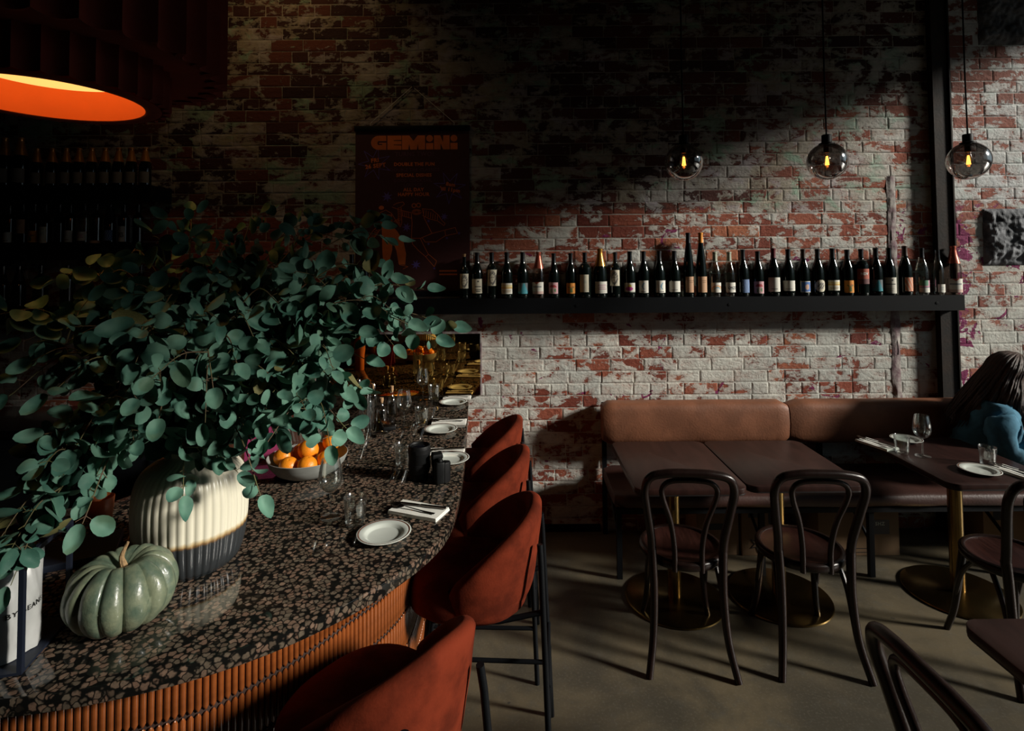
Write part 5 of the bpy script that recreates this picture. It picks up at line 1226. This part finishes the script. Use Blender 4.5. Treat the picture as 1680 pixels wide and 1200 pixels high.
# ------------------------------------------------------------------ eucalyptus
rf = random.Random(21)
MOUTH = VC + Vector((0, 0, .34))
def leaf_mesh(name, elong, cup, mat, fold, notch=0.0):
    mb = MB(); n = 14; vs = [(0, 0, 0)]; rings = (.5, 1.0)
    for q in rings:
        for k in range(n):
            a = 2 * pi * k / n; rr = q * (1 + .035 * sin(3 * a + elong * 9)); x = .5 * rr * sin(a); y = .5 * rr * cos(a) * elong
            if cos(a) > .8: y += .06 * q * (cos(a) - .8) * 5 * (elong)
            if notch and q == 1.0 and k in (9, 10): x *= 1 - notch; y *= 1 - notch
            z = cup * (x * x * 1.4 + y * y) * 2.2 + fold * 1.3 * abs(x) + .07 * q * sin(2 * a + elong * 4) * q
            vs.append((x, y + .5 * elong, z))
    vs[0] = (0, .5 * elong, 0)
    fs = [(0, 1 + (k + 1) % n, 1 + k) for k in range(n)] + [(1 + k, 1 + (k + 1) % n, 1 + n + (k + 1) % n, 1 + n + k) for k in range(n)]
    mb.add(vs, fs); return mb
LEAVES = [leaf_mesh('leaf', 1.0, .25, M_LEAF, .08), leaf_mesh('leaf', .92, -.28, M_LEAF, .05), leaf_mesh('leaf', 1.22, .18, M_LEAF, .14), leaf_mesh('leaf', 1.06, -.15, M_LEAF, -.12, .25), leaf_mesh('leaf', 1.5, .22, M_LEAF, .18)]
LMESH = [l.mesh('leaf', M_LEAF, 80) for l in LEAVES]; LYEL = LEAVES[4].mesh('leaf', M_LEAFB, 80)
# branch tips: photo position and distance
TIPS = [(312, 350, 2.0), (245, 385, 1.75), (440, 350, 2.05), (505, 365, 2.1), (560, 390, 2.0), (652, 395, 2.05), (640, 455, 1.95), (700, 475, 1.95), (742, 535, 1.85), (715, 555, 1.8), (670, 530, 1.75), (600, 590, 1.75), (590, 640, 1.68), (570, 705, 1.62), (500, 700, 1.6), (428, 815, 1.50),
        (300, 815, 1.50), (120, 800, 1.40), (50, 860, 1.34), (135, 860, 1.36), (40, 900, 1.30), (75, 760, 1.45), (15, 650, 1.45), (80, 650, 1.40), (40, 560, 1.6), (110, 560, 1.55), (90, 460, 1.75), (160, 470, 1.7), (200, 430, 1.85), (380, 420, 1.9), (350, 470, 1.75), (460, 500, 1.7), (420, 560, 1.6), (300, 560, 1.5), (220, 600, 1.42), (350, 640, 1.45), (500, 600, 1.6),
        (540, 540, 1.7), (600, 520, 1.85), (260, 690, 1.42), (450, 680, 1.55), (560, 640, 1.62), (150, 610, 1.5), (580, 460, 1.95), (480, 430, 1.95), (120, 740, 1.38), (520, 690, 1.6), (390, 600, 1.5), (270, 500, 1.6), (590, 545, 1.7), (450, 620, 1.55), (370, 660, 1.5)]
euc = empty('eucalyptus_arrangement', tuple(MOUTH), 0, 'huge sprawling bunch of blue-green eucalyptus branches standing in the ribbed vase', 'plant')
allv = []
def mk_leaf(pos, along, nrm, size, which, br, yellow=False):
    y = along.normalized(); z = (nrm - y * nrm.dot(y)); z = z.normalized() if z.length > 1e-3 else y.orthogonal().normalized(); x = y.cross(z)
    M = Matrix(((x.x * size, y.x * size, z.x * size, pos.x), (x.y * size, y.y * size, z.y * size, pos.y), (x.z * size, y.z * size, z.z * size, pos.z), (0, 0, 0, 1)))
    c = pos + y * size * .5 + MOUTH; allv.append((size / max(.5, c.y), M, which, br, yellow))
for bi, (px, py, Y) in enumerate(TIPS):
    tip = at_y(px, py, Y) - MOUTH
    out = Vector((tip.x, tip.y, 0)); L = tip.length
    rise = .12 + .10 * rf.random() + max(0, -tip.z) * .55
    st0 = Vector((rf.uniform(-.035, .035), rf.uniform(-.035, .035), -.10))
    pts = [st0, Vector((st0.x * .6, st0.y * .6, .02)) + out * .05, out * .35 + Vector((0, 0, max(tip.z * .45, 0) + rise * .75)) + Vector((rf.uniform(-.04, .04), rf.uniform(-.04, .04), 0)), out * .72 + Vector((0, 0, tip.z * .8 + rise * .7)), tip]
    sp = spline(pts, 9); n = len(sp)
    mb = MB(); mb.tube(sp, [.0042 - .0030 * i / n for i in range(n)], 6)
    br = (mb, []); lens = [0]
    for a, b in zip(sp, sp[1:]): lens.append(lens[-1] + (b - a).length)
    tot = lens[-1]; s = tot * .26 + rf.random() * .03; side = 1
    twigs = []
    def at_len(sp, lens, s):
        for i in range(len(sp) - 1):
            if lens[i + 1] >= s: f = (s - lens[i]) / max(1e-6, lens[i + 1] - lens[i]); return sp[i].lerp(sp[i + 1], f), (sp[i + 1] - sp[i]).normalized()
        return sp[-1], (sp[-1] - sp[-2]).normalized()
    def leaves_on(sp, lens, s0, pitch, big):
        tot = lens[-1]; s = s0; side = 1
        while s < tot:
            p, t = at_len(sp, lens, s); fr_ = s / tot
            u = t.orthogonal().normalized(); u = (Matrix.Rotation(rf.uniform(0, 2 * pi), 3, t) @ u)
            for sg in ((1, -1) if rf.random() < .72 else (1,)):
                d = (u * sg * 1.0 + t * rf.uniform(.1, .6) + Vector((0, 0, rf.uniform(-.5, .15)))).normalized()
                pet = .010 + rf.random() * .014; q = p + d * pet
                mb.tube([tuple(p), tuple(q)], .0009, 4, caps=False)
                sz = big * rf.uniform(.62, 1.22) * (1.05 - .45 * max(0, fr_ - .75) * 4 * .7)
                nr = Vector((rf.gauss(.50, .55), rf.gauss(-.50, .5), rf.gauss(.45, .5)))
                w_ = rf.choice((0, 0, 1, 1, 2, 2, 3, 4)); mk_leaf(q, d, nr, sz, w_, bi, rf.random() < .02)
            s += pitch * rf.uniform(.75, 1.25)
        p, t = at_len(sp, lens, tot); mk_leaf(p, t, Vector((rf.gauss(.2, .4), rf.gauss(-.6, .3), .4)), big * .75, 4, bi)
    leaves_on(sp, lens, s, .050, .056)
    for k in range(4):                                   # side twigs
        s = tot * rf.uniform(.30, .85); p, t = at_len(sp, lens, s)
        d = (t * .6 + Vector((rf.gauss(0, .6), rf.gauss(-.15, .5), rf.gauss(0, .55)))).normalized(); ll = rf.uniform(.10, .20)
        tw = spline([p, p + d * ll * .5 + Vector((0, 0, .012)), p + d * ll - Vector((0, 0, .03))], 5)
        mb.tube(tw, [.0019 - .0011 * i / len(tw) for i in range(len(tw))], 5)
        ln2 = [0]
        for a, b in zip(tw, tw[1:]): ln2.append(ln2[-1] + (b - a).length)
        leaves_on(tw, ln2, .03, .042, .049)
    TIPS[bi] = mb.build('branch', M_TWIG, euc, 60)
allv.sort(key=lambda q: -q[0])
fol = [MB(), MB()]
for i, (_, M, which, bi, yel) in enumerate(allv):
    if i < 298:
        o = link('leaf', LYEL if yel else LMESH[which], TIPS[bi]); o.matrix_local = M
    else:
        mb = fol[1 if yel else 0]; L = LEAVES[4 if yel else which]; mb.add([M @ Vector(v) for v in L.v], L.f)
tag(fol[0].build('foliage', M_LEAF, euc, 80), kind='stuff')
if fol[1].v: tag(fol[1].build('yellow_foliage', M_LEAFB, euc, 80), kind='stuff')

# ------------------------------------------------------------------ the seated person
pr = empty('person', (2.94, 3.575, -.045), R(-22), 'person with long brown hair in a blue denim jacket bent over on the bench', 'person')
def skinned(key, name, mat, sharp=0):
    me = TEXTS[key]; me.materials.append(mat)
    me.polygons.foreach_set('use_smooth', [True] * len(me.polygons)); me.name = name
    return link(name, me, pr)
bd = skinned('body', 'body', M_SKIN); jk = skinned('jacket', 'denim_jacket', M_DENIM); skinned('trousers', 'trousers', M_TROUS)
for v in jk.data.vertices:                               # creases in the cloth
    p = v.co; v.co += v.normal * (.011 * mn.noise(p * 9) + .009 * mn.noise(Vector((p.x * 24, p.y * 24, p.z * 9))) + .006 * sin(p.z * 60 + p.x * 45 + 8 * mn.noise(p * 6)))
HC = Vector((.182, 0, 1.215))
# face: nose, lips, brows, eyes, ears shaped on the front of the head (+x, turned down)
fr_ = Matrix.Translation(HC) @ Matrix.Rotation(R(38), 4, 'Y')
def on(m, *p): return tuple(m @ Vector(p))
fc = MB(); fc.tube([on(fr_, .088, 0, .03), on(fr_, .103, 0, .005), on(fr_, .112, 0, -.018), on(fr_, .092, 0, -.026)], [.008, .010, .013, .009], 8)
fc.tube([on(fr_, .085, -.026, -.055), on(fr_, .097, 0, -.052), on(fr_, .085, .026, -.055)], [.003, .0065, .003], 8); fc.tube([on(fr_, .083, -.022, -.064), on(fr_, .095, 0, -.063), on(fr_, .083, .022, -.064)], [.003, .0065, .003], 8)
fc.tube([on(fr_, .06, -.035, -.08), on(fr_, .08, 0, -.092), on(fr_, .06, .035, -.08)], [.016, .022, .016], 8)
for s in (-1, 1): fc.tube([on(fr_, -.005, s * .092, .015), on(fr_, -.018, s * .102, .0), on(fr_, -.002, s * .095, -.03)], [.010, .014, .008], 8)
fc.build('face', M_SKIN, pr, 70)
ey = MB()
for s in (-1, 1): ey.lathe([(0, -.010), (.0075, -.006), (.010, 0), (.0075, .006), (0, .010)], 12, on(fr_, .080, s * .033, .014))
ey.build('eye', M_FRONTG, pr, 70)
bw = MB()
for s in (-1, 1): bw.tube([on(fr_, .086, s * .014, .034), on(fr_, .086, s * .034, .039), on(fr_, .074, s * .054, .032)], .0035, 6)
bw.build('eyebrow', M_HAIR, pr, 70)
# hair: a cap over the skull, then long locks falling down the back and past the cheeks
hr = MB()
def cap(u, v):
    a = 2 * pi * u; t = R(118) * v; r = .112 + .004 * sin(a * 17) * sin(t)
    d = fr_.to_3x3() @ Matrix.Rotation(R(-34), 3, 'Y') @ Vector((sin(t) * cos(a), sin(t) * sin(a) * .95, cos(t))); return tuple(HC + d * r + Vector((-.006, 0, .012)))
hr.grid(cap, 60, 16, True)
rh = random.Random(8)
def hang(a, v, out=0.0, jit=0.0):
    """a: angle round the head, 0 = back; v: 0 crown, 1 tip"""
    d = Vector((-cos(a), sin(a), 0)); Rr = .110 + out; ax = (Matrix.Rotation(R(24), 3, 'Y'))
    if v < .36:
        t = R(4) + R(96) * v / .36; return HC + ax @ (d * Rr * sin(t) + Vector((0, 0, Rr * cos(t))))
    k = (v - .36) / .64; p = HC + ax @ (d * Rr * sin(R(100)) + Vector((0, 0, Rr * cos(R(100)))))
    bk = max(0, cos(a)); sd = abs(sin(a))
    L = .30 + .06 * bk + .05 * jit
    p = p + Vector((-.215 * bk * k ** .9 - .09 * sd * (1 - max(0, -cos(a)) * 2) * k, (.035 if a > 0 else -.035) * sd * sin(pi * min(1, k * .9)) , -L * k))
    w = .014 * k * (sin(k * 9 + a * 7) + .6 * sin(k * 15 + a * 19 + 1)); return p + Vector((w * .7, w, 0))
AM = R(128)
for o_ in (.004, -.006):
    hr.grid(lambda u, v, o_=o_: tuple(hang(-AM + 2 * AM * u, v * .97, o_ + .004 * mn.noise(Vector((u * 22, v * 2, 0))))), 72, 22, o_ < 0)
for k in range(190):
    a_ = -AM + 2 * AM * (k + rh.random()) / 190; j = rh.uniform(-1, 1); v1 = rh.uniform(.9, 1.02); o_ = rh.uniform(.0, .012); tw = rh.uniform(-.10, .10)
    w_ = [hang(a_ + tw * (i / 13) ** 1.5, v1 * i / 13, o_, j) for i in range(14)]; n = len(w_)
    hr.tube(w_, [.0085 * (1 - .85 * (i / (n - 1)) ** 3) for i in range(n)], 6)
hr.build('hair', M_HAIR, pr, 60)
# collar, cuffs and the pen
MB().tube([tuple(Vector((.118 + .062 * cos(a), .075 * sin(a), 1.02 - .03 * cos(a)))) for a in [2 * pi * k / 22 for k in range(22)]], .014, 8, closed=True).build('collar', M_DENIM, jk, 60)
_m = pr.matrix_basis.copy()
pw = Matrix.Translation((2.94, 3.575, -.045)) @ Matrix.Rotation(R(-22), 4, 'Z')
hd = Vector(PG[0][[i for i, v in enumerate(PG[0]) if abs(v[2] - .835) < 1e-6][0]]) + Vector((.09, .03, .0))
pe = empty('pen', tuple(pw @ (hd + Vector((.015, .0, -.005)))), 0, 'slim pale pen held in the hand of the seated person', 'pen')
MB().tube([(.028, .01, -.06), (.024, .009, -.05)], [.0008, .003], 8).build('tip', M_STEEL, pe); MB().tube([(.024, .009, -.05), (-.03, -.012, .08)], .004, 8).build('barrel', M_LINEN, pe)
